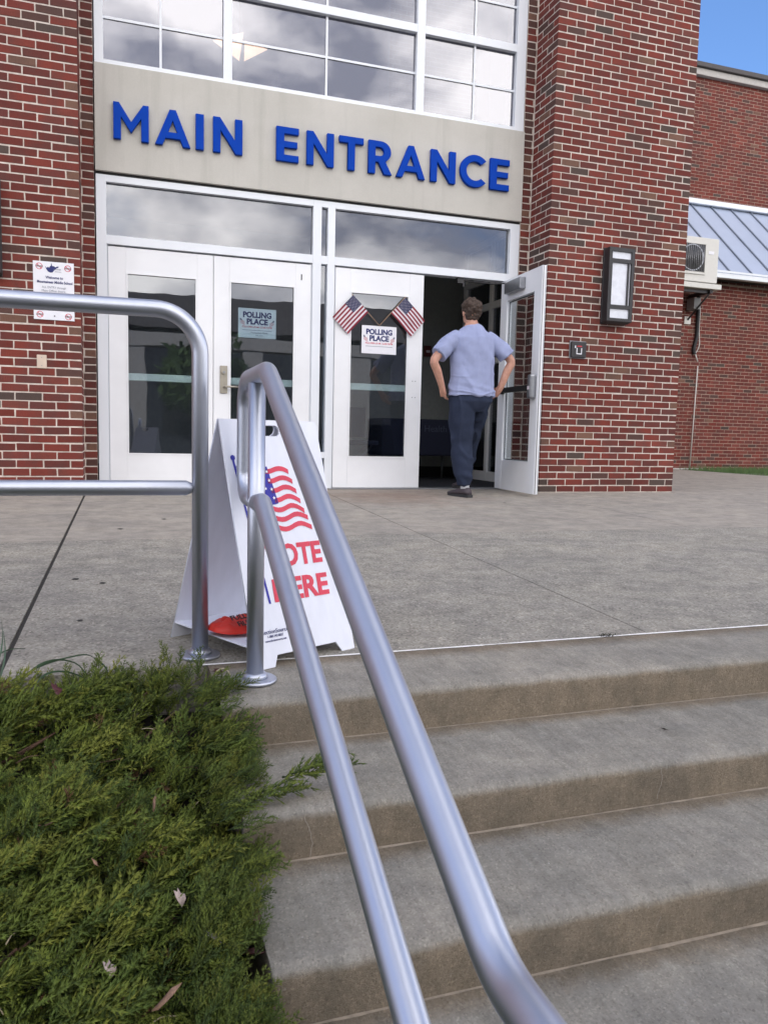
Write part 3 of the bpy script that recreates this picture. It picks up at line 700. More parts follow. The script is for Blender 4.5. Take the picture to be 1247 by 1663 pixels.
# white glazed screen along the right of the vestibule
scr = root('inner_screen', (4.5, 9.2, 0), 'white framed glazed screen inside the doorway, behind the person', 'screen')
for a, c_ in ((8.0, 8.07), (8.75, 8.82), (9.5, 9.57)): boxo('post', (4.30, 4.37, a, c_, .005, 2.94), M_DOORW, scr, .002)
for z0, z1 in ((.005, .12), (1.02, 1.09), (1.42, 1.49), (2.08, 2.16), (2.42, 2.50), (2.86, 2.94)):
    for a, c_ in ((8.07, 8.75), (8.82, 9.5)): boxo('rail', (4.305, 4.365, a, c_, z0, z1), M_DOORW, scr)
for z0, z1 in ((.12, 1.02), (1.09, 1.42), (1.49, 2.08), (2.16, 2.42), (2.5, 2.86)):
    for a, c_ in ((8.07, 8.75), (8.82, 9.5)): boxo('pane', (4.33, 4.336, a, c_, z0, z1), M_GLASST, scr)
boxo('panel_wall', (4.95, 5.10, 7.60, 9.84, .005, 2.9), M_ROOM2, scr)
for xx, yy in ((1.3, 8.0), (3.2, 8.0)): boxo('ceiling_light', (xx, xx+.6, yy-.25, yy+.25, 2.93, 2.954), M_VLAMP, vest)
# cloth covered table
tb = root('folding_table', (3.7, 9.1, 0), 'table under a dark navy cloth inside the doorway', 'table')
b_ = BM(); box(b_, 2.95, 4.02, 8.75, 9.35, .30, .735, bev=.02); ob('tablecloth', b_, M_CLOTHN, tb)
for x in (3.0, 3.95):
    for y in (8.8, 9.3): b_ = BM(); tube(b_, [(x, y, .01), (x, y, .31)], .014, 8); ob('leg', b_, M_GREYMET, tb)
ob('cloth_lettering', text_mesh('Health', .11, WALLX((3.62, 8.747, .62)), off=.0), simple('dim_blue_grey_print', (.035, .045, .08), .8), tb)
# chair seen through the third door
chr_ = root('chair', (2.55, 8.6, 0), 'dark chair with splayed legs behind the flag door glass', 'chair')
for a, c_ in (((2.35, 8.35, .01), (2.75, 8.5, .42)), ((2.75, 8.35, .01), (2.35, 8.5, .42)), ((2.35, 8.85, .01), (2.75, 8.7, .42)), ((2.75, 8.85, .01), (2.35, 8.7, .42))): b_ = BM(); tube(b_, [a, c_], .013, 8); ob('leg', b_, M_GREYMET, chr_)
boxo('seat', (2.32, 2.78, 8.35, 8.85, .42, .47), M_CLOTHN, chr_, .01); boxo('backrest', (2.32, 2.78, 8.86, 8.90, .50, .85), M_CLOTHN, chr_, .01)
fa = root('fire_alarm', (3.9, 9.84, 1.6), 'small red fire alarm on the grey wall inside the doorway', 'alarm')
boxo('body', (3.87, 3.96, 9.80, 9.849, 1.58, 1.72), simple('alarm_red', (.09, .006, .008), .5), fa, .004); boxo('lever', (3.89, 3.94, 9.79, 9.799, 1.63, 1.66), M_FWHITE, fa)
hallm = M_ROOM2
atr = root('atrium', (2, 9, 3.6), 'lilac grey upper hall seen through the tall window', 'room')
boxo('back_wall', (-.49, XP, 12.0, 12.15, 3.61, 8.95), M_ROOM2, atr); boxo('floor', (-.49, XP, D+.16, 11.99, 3.42, 3.60), M_ROOM2, atr)
boxo('column', (3.72, XP-.12, 7.8, 8.1, 3.605, 8.9), M_ROOM, atr)
# pendant lamps in the upper hall
lamp = root('pendant_lamp', (1.25, 8.5, 4.3), 'lit peach coloured angular lampshade behind the upper window', 'lamp')
Mw = WALLX((0, 8.5, 0))
for tri in ([(.975, 4.45), (1.075, 4.39), (1.09, 4.50)], [(1.095, 4.51), (1.275, 4.575), (1.235, 4.30), (1.10, 4.385)], [(1.29, 4.50), (1.52, 4.457), (1.285, 4.305)]):
    b_ = BM(); ngon_prism(b_, tri, .02, Mw); bmesh.ops.recalc_face_normals(b_, faces=b_.faces); ob('lampshade', b_, M_LAMP, lamp)
b_ = BM(); tube(b_, [(1.24, 8.49, 4.57), (1.24, 8.49, 8.9)], .006, 6); ob('cord', b_, M_BLACK, lamp)
# ------------------------------------------------------------------ things on the walls
# lanterns
def lantern(name, x0, label):
    r0 = root(name, (x0+.148, YF, 1.7), label, 'wall light', 'bronze wall lanterns')
    x1 = x0+.296; yb_, yf = YF-.001, YF-.115; z0, z1 = 1.705, 2.452
    boxo('back_plate', (x0, x1, YF-.022, YF-.002, z0, z1), M_DARK, r0, .003)
    b_ = BM(); e = .034; f0, f1 = YF-.118, YF-.100
    box(b_, x0, x0+e, f0, f1, z0+.02, z1-.01); box(b_, x1-e, x1, f0, f1, z0+.02, z1-.01)
    for zz0, zz1 in ((z1-.045, z1-.01), (z1-.155, z1-.118), (z0+.145, z0+.18), (z0+.02, z0+.05)): box(b_, x0+e, x1-e, f0+.001, f1, zz0, zz1)
    box(b_, x0+.034, x0+.040, f0+.0015, f1, z0+.18, z1-.155); box(b_, x1-.072, x1-.058, f0+.0015, f1, z0+.18, z1-.155)
    ob('frame', b_, M_DARK, r0)
    b_ = BM(); box(b_, x0+.004, x0+.012, YF-.0995, YF-.022, z0+.02, z1-.01); box(b_, x1-.012, x1-.004, YF-.0995, YF-.022, z0+.02, z1-.01); box(b_, x0+.012, x1-.012, YF-.0995, YF-.022, z1-.02, z1-.012); ob('side_panel', b_, M_DARK, r0)
    boxo('diffuser', (x0+.014, x1-.014, YF-.0985, YF-.03, z0+.03, z1-.022), M_DIFF, r0)
    b_ = BM(); vs = [b_.verts.new(p) for p in ((x0, YF-.118, z0+.02), (x1, YF-.118, z0+.02), (x1, YF-.022, z0+.02), (x0, YF-.022, z0+.02), (x0+.03, YF-.09, z0), (x1-.03, YF-.09, z0), (x1-.03, YF-.022, z0), (x0+.03, YF-.022, z0))]
    for q in ((0, 1, 2, 3), (7, 6, 5, 4), (0, 4, 5, 1), (1, 5, 6, 2), (2, 6, 7, 3), (3, 7, 4, 0)): b_.faces.new([vs[i] for i in q])
    ob('bottom_cap', b_, M_DARK, r0); return r0
lantern('wall_lantern', 4.640, 'bronze wall lantern with white panels on the right brick pillar')
lantern('wall_lantern', -1.118, 'dark wall lantern cut by the left edge, above the welcome sign')
ic = root('intercom', (4.4, YF, 1.43), 'small dark door button box with red and white marks on the pillar', 'intercom')
boxo('plate', (4.300, 4.488, YF-.012, YF-.0015, 1.345, 1.518), M_GREYMET, ic, .003); boxo('case', (4.308, 4.480, YF-.034, YF-.0125, 1.353, 1.510), M_DARK, ic, .006)
boxo('red_mark', (4.372, 4.425, YF-.0365, YF-.0345, 1.458, 1.470), simple('red_light', (.5, .02, .04), .4), ic); boxo('white_mark', (4.345, 4.357, YF-.0365, YF-.0345, 1.445, 1.47), M_PAPER, ic)
b_ = BM(); box(b_, 4.365, 4.374, YF-.0365, YF-.0345, 1.385, 1.447); box(b_, 4.418, 4.427, YF-.0365, YF-.0345, 1.385, 1.447); box(b_, 4.374, 4.418, YF-.0365, YF-.0345, 1.385, 1.394); ob('bracket_mark', b_, M_PAPER, ic)
pl = root('blank_plate', (-.55, YF, 1.06), 'small beige blank cover plate on the left brick wall under the welcome sign', 'plate')
boxo('plate', (-.588, -.514, YF-.009, YF-.001, 1.008, 1.116), simple('beige_plastic', (.62, .50, .40), .5), pl, .003)
for z in (1.03, 1.094): b_ = BM(); tube(b_, [(-.551, YF-.009, z), (-.551, YF-.0115, z)], .004, 8); ob('screw', b_, M_GREYMET, pl)
# welcome sign
ws = root('welcome_sign', (-.45, YF, 1.62), 'white welcome sign with blue bold text and red no-symbols on the left brick wall', 'sign')
WY = YF-.009; wx0, wx1, wz0, wz1 = -.603, -.300, 1.396, 1.852
boxo('board', (wx0, wx1, WY, YF-.001, wz0, wz1), M_PAPER, ws, .001)
wc = (wx0+wx1)/2
T = lambda s, size, x, z, y, mat, par, w=None, off=.0, nm='lettering': ob(nm, text_mesh(s, size, WALLX((x, y, z)), off=off, width=w), mat, par)
T('Welcome to', .030, wc+.005, 1.728, WY-.001, M_NAVYINK, ws, .130, .025); T('Mountaineer Middle School', .030, wc+.008, 1.692, WY-.001, M_NAVYINK, ws, .262, .025)
T('ALL ENTRY through', .024, wc+.002, 1.651, WY-.001, M_GREYINK, ws, .178); T('Main Office doors.', .024, wc-.0, 1.624, WY-.001, M_GREYINK, ws, .178)
def no_sym(x, z, word, par, y):
    b_ = BM(); n = 20; ro, ri = .0255, .021
    for k in range(n):
        a0, a1 = 2*math.pi*k/n, 2*math.pi*(k+1)/n
        poly_sheet(b_, [(ri*math.cos(a0), ri*math.sin(a0)), (ro*math.cos(a0), ro*math.sin(a0)), (ro*math.cos(a1), ro*math.sin(a1)), (ri*math.cos(a1), ri*math.sin(a1))], WALLX((x, y, z)))
    poly_sheet(b_, [(-.0165, .013), (-.013, .0165), (.0165, -.013), (.013, -.0165)], WALLX((x, y-.0004, z))); ob('no_symbol', b_, M_REDINK, par)
    T(word, .017, x, z, y-.0006, M_BLACK, par, .052, .01)
no_sym(wx0+.046, 1.812, 'DRUGS', ws, WY-.001); no_sym(wx1-.046, 1.808, 'GUNS', ws, WY-.001); no_sym(wx0+.046, 1.436, 'ALCOHOL', ws, WY-.001); no_sym(wx1-.046, 1.428, 'TOBACCO', ws, WY-.001)
b_ = BM(); poly_sheet(b_, [(-.058, .020), (-.046, .008), (-.036, .017), (-.028, .010), (-.022, .022), (-.016, .024), (-.012, .050), (-.006, .024), (.008, .024), (.018, .016), (.028, .022), (.042, .024), (.040, .014), (.028, .010), (.018, .0), (.008, -.010), (-.004, -.026), (-.020, -.028), (-.038, -.020), (-.050, -.002)], WALLX((wc-.004, WY-.001, 1.795)))
ob('logo', b_, M_NAVYINK, ws)
T('MOUNTAINEER', .010, wc+.028, 1.794, WY-.0016, M_GREYINK, ws, .055); T('MIDDLE SCHOOL', .009, wc+.034, 1.776, WY-.001, M_GREYINK, ws, .05)
b_ = BM(); tube(b_, [(wc+.002, WY, 1.428), (wc+.002, WY-.003, 1.428)], .005, 10); ob('screw', b_, M_BLACK, ws)
# polling place notices
def mini_flag(par, x, z, flip, y):
    s = -1 if flip else 1
    for k in range(5):
        b_ = BM() if k == 0 else b_
        o = -.008*k
        poly_sheet(b_, [(s*-.018+s*.0, .016+o), (s*.006, .004+o-.004), (s*.024, -.010+o), (s*.024, -.013+o), (s*.006, .000+o-.004), (s*-.018, .0125+o)], WALLX((x, y, z)))
    ob('printed_flag', b_, M_PINKINK, par)
    b_ = BM(); poly_sheet(b_, [(s*-.021, .022), (s*-.003, .013), (s*-.003, -.004), (s*-.021, .004)], WALLX((x, y-.0004, z))); ob('printed_canton', b_, M_GREYINK, par)
def notice(name, x0, x1, z0, z1, y, paper, label):
    r0 = root(name, ((x0+x1)/2, y, (z0+z1)/2), label, 'notice'); w = x1-x0; h_ = z1-z0; xc = (x0+x1)/2
    boxo('sheet', (x0, x1, y, y+.0012, z0, z1), paper, r0); yy = y-.0008
    T('POLLING', .26*h_, xc, z1-.225*h_, yy, M_NAVYINK, r0, .75*w, .045); T('PLACE', .26*h_, xc, z1-.455*h_, yy, M_NAVYINK, r0, .56*w, .045)
    T('POLLS OPEN 6:30 AM - CLOSE 7:30 PM', .085*h_, xc, z1-.63*h_, yy, M_REDINK, r0, .78*w, .01)
    b_ = BM(); box(b_, xc-.39*w, xc+.39*w, yy, yy+.0004, z1-.745*h_, z1-.73*h_); ob('rule', b_, M_GREYINK, r0)
    mini_flag(r0, x0+.105*w, z1-.42*h_, False, yy); mini_flag(r0, x1-.105*w, z1-.44*h_, True, yy)
    return r0, xc, yy, h_, w
n1 = notice('polling_notice', 1.083, 1.434, 1.405, 1.673, D+.046, M_PAPERG, 'pale green polling place notice behind the glass of the door numbered 1')
T('Mountaineer Middle', .075*n1[3], n1[1]+.02, 1.673-.82*n1[3], n1[2], M_GREYINK, n1[0], .45*n1[4]); T('30 5th', .06*n1[3], n1[1]+.02, 1.673-.91*n1[3], n1[2], M_GREYINK, n1[0], .2*n1[4])
n2 = notice('polling_notice', 2.262, 2.617, 1.322, 1.588, D+.010, M_PAPER, 'white polling place notice under the crossed flags on the flag door')
T('-----', .05*n2[3], 2.262+.09, 1.588-.87*n2[3], n2[2], M_GREYINK, n2[0], .12*n2[4])
# crossed flags
def flag(name, tip, foot, corner_free, label, fold):
    """stick from foot (near the notice) to tip; cloth spans stick (top part) and hangs towards corner_free"""
    y = D-.004; tip = Vector(tip); foot = Vector(foot); u = (tip-foot).normalized()
    r0 = root(name, (foot.x, y, foot.y), label, 'flag', 'crossed stick flags')
    b_ = BM(); tube(b_, [(foot.x, y+.006, foot.y), (tip.x, y+.006, tip.y)], .0042, 8); ob('stick', b_, M_STICK, r0)
    Hh, Ww = .215, .285; a0 = tip-u*.012
    w = Vector(corner_free).normalized(); w = (w-u*w.dot(u)).normalized()
    nU, nW = 26, 30; b_ = BM(); G = []
    for i in range(nU+1):
        rr = []
        for j in range(nW+1):
            s, q = i/nU, j/nW
            p = a0-u*(Hh*s)+w*(Ww*q)
            sag = -.018*q*q*fold; wv = .006*math.sin(q*7+s*3*fold)*q+.004*math.sin(s*9)
            rr.append(b_.verts.new((p.x, y-.010+wv, p.y+sag)))
        G.append(rr)
    for i in range(nU):
        for j in range(nW):
            f_ = b_.faces.new((G[i][j], G[i][j+1], G[i+1][j+1], G[i+1][j])); f_.smooth = True
            st = int(i/2); canton = (st < 7 and j < 12)
            f_.material_index = 2 if canton else (0 if st % 2 == 0 else 1)
    ob('cloth', b_, [M_FSTRIPE, M_FWHITE, M_FBLUE], r0)
    b_ = BM()
    for a in range(9):
        for c_ in range(6 if a % 2 == 0 else 5):
            s = (a+1)/10*7/13; q = (c_+(.5 if a % 2 == 0 else 1))/6*.4*.98; p = a0-u*(Hh*s)+w*(Ww*q)
            rr = .0042; wv = .006*math.sin(q*7+s*3*fold)*q+.004*math.sin(s*9)
            cy_ = y-.0112+wv; pts = []
            for k in range(10):
                rad = rr if k % 2 == 0 else rr*.45; an = math.pi/2+k*math.pi/5
                pts.append(b_.verts.new((p.x+rad*math.cos(an), cy_-.001, p.y-.018*q*q*fold+rad*math.sin(an))))
            b_.faces.new(pts)
    ob('star', b_, M_FWHITE, r0, kind='stuff')
flag('stick_flag', (2.155, 1.868), (2.437, 1.592), (-.68, -.72), 'small flag on a stick leaning left over the flag door, upper left of the notice', .8)
flag('stick_flag', (2.700, 1.884), (2.437, 1.592), (.66, -.70), 'small flag on a stick leaning right over the flag door, upper right of the notice', 1.0)

# ------------------------------------------------------------------ outdoor air conditioner on the far wing
ac = root('air_conditioner', (10.1, 12.2, 3.45), 'white air conditioning unit bracketed to the distant wall beside the pillar', 'air conditioner')
ax0, ax1, ay0, ay1, az0, az1 = 9.58, 10.508, 12.1, 12.40, 3.450, 4.24
b_ = BM(); box(b_, ax0, ax1, ay0, ay1, az0, az1, bev=.012); ob('housing', b_, M_ACW, ac)
boxo('fan_recess', (9.68, 10.20, 12.093, 12.099, 3.63, 4.11), M_DARK, ac); fcx, fcz = 9.93, 3.87
b_ = BM()
rings = [[], []]
for k in range(28):
    a = 2*math.pi*k/28
    for r_, L in ((.245, rings[0]), (.225, rings[1])): L.append(b_.verts.new((fcx+r_*math.cos(a), 12.088, fcz+r_*math.sin(a)*.97)))
for k in range(28): b_.faces.new((rings[0][k], rings[0][(k+1) % 28], rings[1][(k+1) % 28], rings[1][k]))
ob('fan_ring', b_, M_GREYMET, ac)
for k in range(12):
    x = 9.70+.043*k
    b_ = BM(); tube(b_, [(x, 12.082, 3.64), (x, 12.082, 4.10)], .0045, 6); ob('grille_bar', b_, M_GREYMET, ac)
b_ = BM(); 
for k in range(5):
    a = 2*math.pi*k/5; c_, s_ = math.cos(a), math.sin(a)
    pts = [(fcx+.03*c_, fcz+.03*s_), (fcx+.20*math.cos(a-.3), fcz+.20*math.sin(a-.3)), (fcx+.21*math.cos(a+.35), fcz+.21*math.sin(a+.35))]
    ngon_prism(b_, pts, .002, WALLX((0, 12.0905, 0)))
ob('fan', b_, M_BLACK, ac)
b_ = BM(); box(b_, 9.66, 10.215, 12.086, 12.098, 4.115, 4.13); box(b_, 10.201, 10.215, 12.086, 12.098, 3.61, 4.114); box(b_, 9.66, 10.215, 12.080, 12.098, 3.58, 3.609); ob('grille_frame', b_, M_ACW, ac)
boxo('badge', (10.28, 10.40, 12.094, 12.099, 3.955, 4.01), M_PAPER, ac)
boxo('shelf', (9.5, 10.585, 12.06, 12.46, 3.335, 3.425), M_ACW, ac, .006)
b_ = BM(); tube(b_, [(10.385, 12.685, 2.86), (10.40, 12.10, 3.315)], .022, 4); tube(b_, [(9.7, 12.685, 2.86), (9.7, 12.10, 3.315)], .022, 4)
box(b_, 10.37, 10.43, 12.10, 12.69, 3.27, 3.33); box(b_, 9.67, 9.73, 12.10, 12.69, 3.27, 3.33); box(b_, 9.73, 10.37, 12.15, 12.19, 3.27, 3.32); ob('bracket', b_, M_DARK, ac)
boxo('bracket_plate', (10.31, 10.45, 12.675, 12.694, 2.78, 2.92), M_ACW, ac)
boxo('junction_box', (10.32, 10.47, 12.45, 12.66, 3.03, 3.24), simple('grey_box', (.2, .2, .2), .6), ac, .004)
b_ = BM(); tube(b_, smooth_path([(10.45, 12.5, 3.28), (10.56, 12.62, 3.15), (10.60, 12.66, 2.9), (10.60, 12.665, 2.55), (10.55, 12.665, 2.33), (10.57, 12.665, 2.22)]), .036, 10); ob('insulated_pipe', b_, M_BLACK, ac)
b_ = BM(); tube(b_, smooth_path([(10.645, 12.66, 3.1), (10.645, 12.66, 2.7), (10.67, 12.66, 2.4), (10.60, 12.66, 2.24)]), .008, 8); tube(b_, [(10.555, 12.66, 2.24), (10.56, 12.66, 2.30)], .012, 6); tube(b_, [(10.59, 12.66, 2.23), (10.655, 12.66, 2.08)], .013, 6); ob('drain_hose', b_, M_ACW, ac)
cd = root('drain_pipe', (10.62, 12.66, 0), 'thin white pipe running down the distant brick wall to the pavement', 'pipe')
b_ = BM(); tube(b_, [(10.665, 12.66, 2.0), (10.645, 12.66, .98), (10.618, 12.66, .0)], .011, 8); ob('pipe', b_, M_ACW, cd); b_ = BM(); tube(b_, [(10.1, 12.64, .012), (10.92, 12.64, .012)], .013, 8); ob('ground_run', b_, M_ACW, cd)

# ------------------------------------------------------------------ rails
gr_ = root('guard_rail', (.237, 2.375, -.138), 'tubular aluminium guard rail running off to the left edge, with one rounded corner post', 'railing')
RG = .0242
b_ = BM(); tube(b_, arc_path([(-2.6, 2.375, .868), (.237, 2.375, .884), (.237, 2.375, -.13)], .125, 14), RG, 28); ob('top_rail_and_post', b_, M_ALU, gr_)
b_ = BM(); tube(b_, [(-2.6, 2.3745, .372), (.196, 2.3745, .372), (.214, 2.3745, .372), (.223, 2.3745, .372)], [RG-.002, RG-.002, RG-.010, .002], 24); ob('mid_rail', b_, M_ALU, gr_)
def flange(x, y, par):
    b_ = BM(); z = zl(y)
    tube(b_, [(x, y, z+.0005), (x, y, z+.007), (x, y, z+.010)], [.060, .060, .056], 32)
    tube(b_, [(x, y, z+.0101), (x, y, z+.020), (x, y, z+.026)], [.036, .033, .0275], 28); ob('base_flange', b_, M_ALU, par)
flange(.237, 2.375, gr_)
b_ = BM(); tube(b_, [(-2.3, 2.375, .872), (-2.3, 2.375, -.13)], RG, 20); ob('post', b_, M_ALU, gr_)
hr = root('handrail', (.36, 2.12, -.146), 'double aluminium stair handrail descending from its post toward the viewer', 'railing')
RH = .0232; SL = .523; X = .36
zu = lambda y: .516+SL*(y-1.631)
zlo = lambda y: .340+.515*(y-1.979)
up_pts = [(X, .10, .035), (X, .62, .035), (X, 2.045, .700), (X, 2.330, .700), (X, 2.330, .345), (X, 2.085, .345)]
# lower end: bottom extension is horizontal, at the level the slope reaches near y=.72
yb1 = .655; up_pts[1] = (X, yb1, zu(yb1)); up_pts[0] = (X, -.10, zu(yb1)); ytop = 1.631+(.672-.516)/SL
up_pts[2] = (X, ytop+.04, .693); up_pts[3] = (X, 2.325, .690)
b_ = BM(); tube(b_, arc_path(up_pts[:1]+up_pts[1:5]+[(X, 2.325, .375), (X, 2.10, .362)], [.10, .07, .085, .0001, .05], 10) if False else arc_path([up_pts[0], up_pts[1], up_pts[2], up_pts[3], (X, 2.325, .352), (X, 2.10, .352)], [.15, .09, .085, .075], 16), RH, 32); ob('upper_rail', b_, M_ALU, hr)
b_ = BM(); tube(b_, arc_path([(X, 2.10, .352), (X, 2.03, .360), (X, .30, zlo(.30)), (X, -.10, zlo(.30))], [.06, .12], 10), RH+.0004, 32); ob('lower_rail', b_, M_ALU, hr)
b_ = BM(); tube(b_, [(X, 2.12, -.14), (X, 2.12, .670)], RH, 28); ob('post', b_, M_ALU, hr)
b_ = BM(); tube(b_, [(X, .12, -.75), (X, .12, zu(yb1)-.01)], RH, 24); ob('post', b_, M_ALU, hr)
flange(.36, 2.12, hr)

# ------------------------------------------------------------------ VOTE HERE sandwich board
sg = root('sandwich_board', (.43, 2.38, -.14), 'white folding sandwich board reading VOTE HERE with a waving flag, behind the handrail', 'sign')
TL = Vector((.285, 2.39, .577)); U = Vector((.341, .167, 0)); W = U.length; U.normalize()
Vf = Vector((.091, -.20, -.720)); Vb = Vector((-.119, .192, -.709))
def panel(Vd, off):
    H = Vd.length; V = Vd.normalized(); n_ = U.cross(V).normalized()
    out = [(0.0, .735), (0, 0.0)]
    o = [(.006, 0), (W-.012, 0), (W-.003, .006), (W, .016), (W, H-.002), (W-.052, H-.002), (W-.073, H-.035), (.080, H-.035), (.066, H-.002), (0, H-.002)]
    hole = [(.12, .024), (.128, .017), (.212, .017), (.221, .024), (.223, .035), (.221, .044), (.212, .052), (.128, .052), (.12, .044)]
    # local x along U, y along -V so that +z (U x -V) points to the viewer for the front panel
    Mx = Matrix((U, -V, U.cross(-V))).transposed().to_4x4(); Mx.translation = TL+off
    return glyph_mesh([[(x, -y) for x, y in o], [(x, -y) for x, y in hole]], Mx, .003), Mx
def bow(me, side):
    pass
mf, MF = panel(Vf, Vector((0, 0, 0))); ob('front_panel', mf, M_PLASTIC, sg)
mb_, MBk = panel(Vb, Vector((.0, .012, 0))); ob('back_panel', mb_, M_PLASTIC, sg)
# floor tray joining both panels, carries the weight bag
Vfn = Vf.normalized(); Vbn = Vb.normalized()
fL = TL+Vfn*.690; bL = TL+Vbn*.690+Vector((0, .012, 0)); fR = fL+U*(W-.004); bR = bL+U*(W-.004)
b_ = BM(); tL = Vector((0, 0, .005)); q = [fL, fR, bR, bL]; q = [p+U*.002 for p in q]
lo = [b_.verts.new(p) for p in q]; hi = [b_.verts.new(p+tL) for p in q]
b_.faces.new(lo[::-1]); b_.faces.new(hi)
for k in range(4): b_.faces.new((lo[k], lo[(k+1) % 4], hi[(k+1) % 4], hi[k]))
ob('floor_tray', b_, M_PLASTIC, sg)
SP = MF @ Matrix.Translation((0, 0, .0042))
def sgn(s, size, u, v, w, mat, off=.03, sh=0):
    return ob('lettering', text_mesh(s, size, SP @ Matrix.Translation((u, -v, 0)), off=off, width=w, ext=.0004), mat, sg)
sgn('VOTE', .092, .203, .432, .216, M_REDINK, .035); sgn('HERE', .092, .206, .535, .214, M_REDINK, .035)
sgn('ElectionSource', .018, .083, .648, .098, M_NAVYINK, 0); sgn('1-888-742-8037', .0105, .083, .662, .056, M_NAVYINK, 0); sgn('www.electionsource.com', .0095, .083, .674, .076, M_NAVYINK, 0)
b_ = BM(); poly_sheet(b_, [(.0295, -.127), (.0365, -.127), (.0865, -.567), (.079, -.567)], SP)
n = 14; f_ = b_.faces.new([b_.verts.new(SP @ Vector((.033+.0085*math.cos(2*math.pi*k/n), -.121+.0085*math.sin(2*math.pi*k/n), .0001))) for k in range(n)]); ob('printed_flagpole', b_, M_BLUEINK, sg)
def wave(x): return .010*math.sin((x-.05)*48)
b_ = BM(); b2 = BM()
# stripes run from the pole to a ragged right edge that slides down and right
for k in range(7):
    y0 = .150+.0305*k; xs0 = .046+.006*k; xe = .232+.0095*k
    pts_t, pts_b = [], []
    nn = 16
    for i in range(nn+1):
        x = xs0+(xe-xs0)*i/nn; yy = y0+.07*max(0, (i/nn-.72))*(.7 if k < 5 else .2)+.008*math.sin((x-.006*k)*52)+.028*(x-xs0)*0
        pts_t.append((x, -yy)); pts_b.append((x, -(yy+.0155)))
    for i in range(nn):
        if k < 4 and pts_t[i+1][0] < .150+.006*k: continue
        poly_sheet(b_, [pts_b[i], pts_b[i+1], pts_t[i+1], pts_t[i]], SP)
    if k < 4: b2_ = 0
ob('printed_stripes', b_, M_REDINK, sg)
tp = [(.040+(.112)*i/10, -(.142+.008*math.sin((.046+.11*i/10)*52))) for i in range(11)]; bt_ = [(.062+.112*i/10, -(.262+.008*math.sin((.06+.11*i/10)*52))) for i in range(11)]
for i in range(10): poly_sheet(b2, [bt_[i], bt_[i+1], tp[i+1], tp[i]], SP)
ob('printed_canton', b2, M_BLUEINK, sg)
b_ = BM()
for i in range(5):
    for j in range(4):
        cxx = .060+.022*i+.004*j; cyy = -(.158+.028*j+.008*math.sin(cxx*52)); poly_sheet(b_, [(cxx+(.006 if k % 2 == 0 else .0026)*math.cos(math.pi/2+k*math.pi/5), cyy+(.006 if k % 2 == 0 else .0026)*math.sin(math.pi/2+k*math.pi/5)) for k in range(10)], SP @ Matrix.Translation((0, 0, .0006)))
ob('printed_star', b_, M_PAPER, sg, kind='stuff')
# ballast bag
bgm = BM(); c0 = (fL+bL)/2+U*.105+Vector((0, -.03, .010)); nU, nV = 26, 18; G = [[], []]
for side in (0, 1):
    for i in range(nU+1):
        rr = []
        for j in range(nV+1):
            s, q_ = i/nU*2-1, j/nV*2-1; prof = max(0, (1-abs(s)**2.6)*(1-abs(q_)**2.4))**.55
            pinch = 1-.62*abs(s)**2.2; hgt = .033*prof*(1+.5*mnoise.noise((s*2.3, q_*2.3, 1))+.35*mnoise.noise((s*6, q_*3, 4)))
            p = c0+U*(.115*s)+Vector((-.10, .23, .0)).normalized()*(.075*q_*pinch)+Vector((0, 0, (hgt if side else .001)+.006+.010*abs(s)**4))
            rr.append(bgm.verts.new(p))
        G[side].append(rr)
    for i in range(nU):
        for j in range(nV):
            f_ = bgm.faces.new((G[side][i][j], G[side][i+1][j], G[side][i+1][j+1], G[side][i][j+1])); f_.smooth = True
bmesh.ops.remove_doubles(bgm, verts=bgm.verts, dist=.0012)
bag = ob('ballast_bag', bgm, M_ORANGE); tag(bag, 'orange red vinyl sandbag lying in the tray of the sandwich board', 'sandbag')
cb = frame_mx(c0+Vector((-.01, -.05, .052)), U, (-.3, .6, .45))
ob('lettering', text_mesh('FULLY', .026, cb, off=.02), M_BLACK, bag); ob('lettering', text_mesh('FILL', .026, cb @ Matrix.Translation((.0, -.024, -.004)), off=.02), M_BLACK, bag)

# ------------------------------------------------------------------ person walking in
def remeshed(name, bm_, mat, parent, vox, sm=2, disp=0, **kw):
    o = ob(name, bm_, mat, parent)
    m = o.modifiers.new('r', 'REMESH'); m.mode = 'VOXEL'; m.voxel_size = vox; m.use_smooth_shade = True
    s = o.modifiers.new('s', 'SMOOTH'); s.iterations = sm; s.factor = .5
    dg = bpy.context.evaluated_depsgraph_get(); dg.update()
    me = bpy.data.meshes.new_from_object(o.evaluated_get(dg)); o.modifiers.clear()
    old = o.data; o.data = me; me.materials.clear(); me.materials.append(mat); bpy.data.meshes.remove(old)
    me.polygons.foreach_set('use_smooth', [True]*len(me.polygons))
    if kw: tag(o, **kw)
    return o
def displace(o, fn):
    me = o.data; n = len(me.vertices); co = np.empty(n*3, 'f'); me.vertices.foreach_get('co', co); no = np.empty(n*3, 'f')
    me.vertices.foreach_get('normal', no); co = co.reshape(-1, 3); no = no.reshape(-1, 3)
    d = np.array([fn(Vector(c)) for c in co.tolist()], 'f'); me.vertices.foreach_set('co', (co+no*d[:, None]).ravel()); me.update()
PX, PY = 3.07, 6.60
pr = root('person', (PX, PY, zl(PY)), 'person in a pale blue T-shirt and navy sweatpants walking in through the open door', 'person')
def P3(x, y, z): return Vector((PX+x, PY+y, z))
def E(bm_, pts, rad, seg=16, upv=(0, 1, 0)): tube(bm_, smooth_path(pts, 4), sum([[(a[0]+(b2[0]-a[0])*k/4, a[1]+(b2[1]-a[1])*k/4) for k in range(4)] for a, b2 in zip(rad, rad[1:])], [])+[rad[-1]], seg, upv=upv)
body = BM()
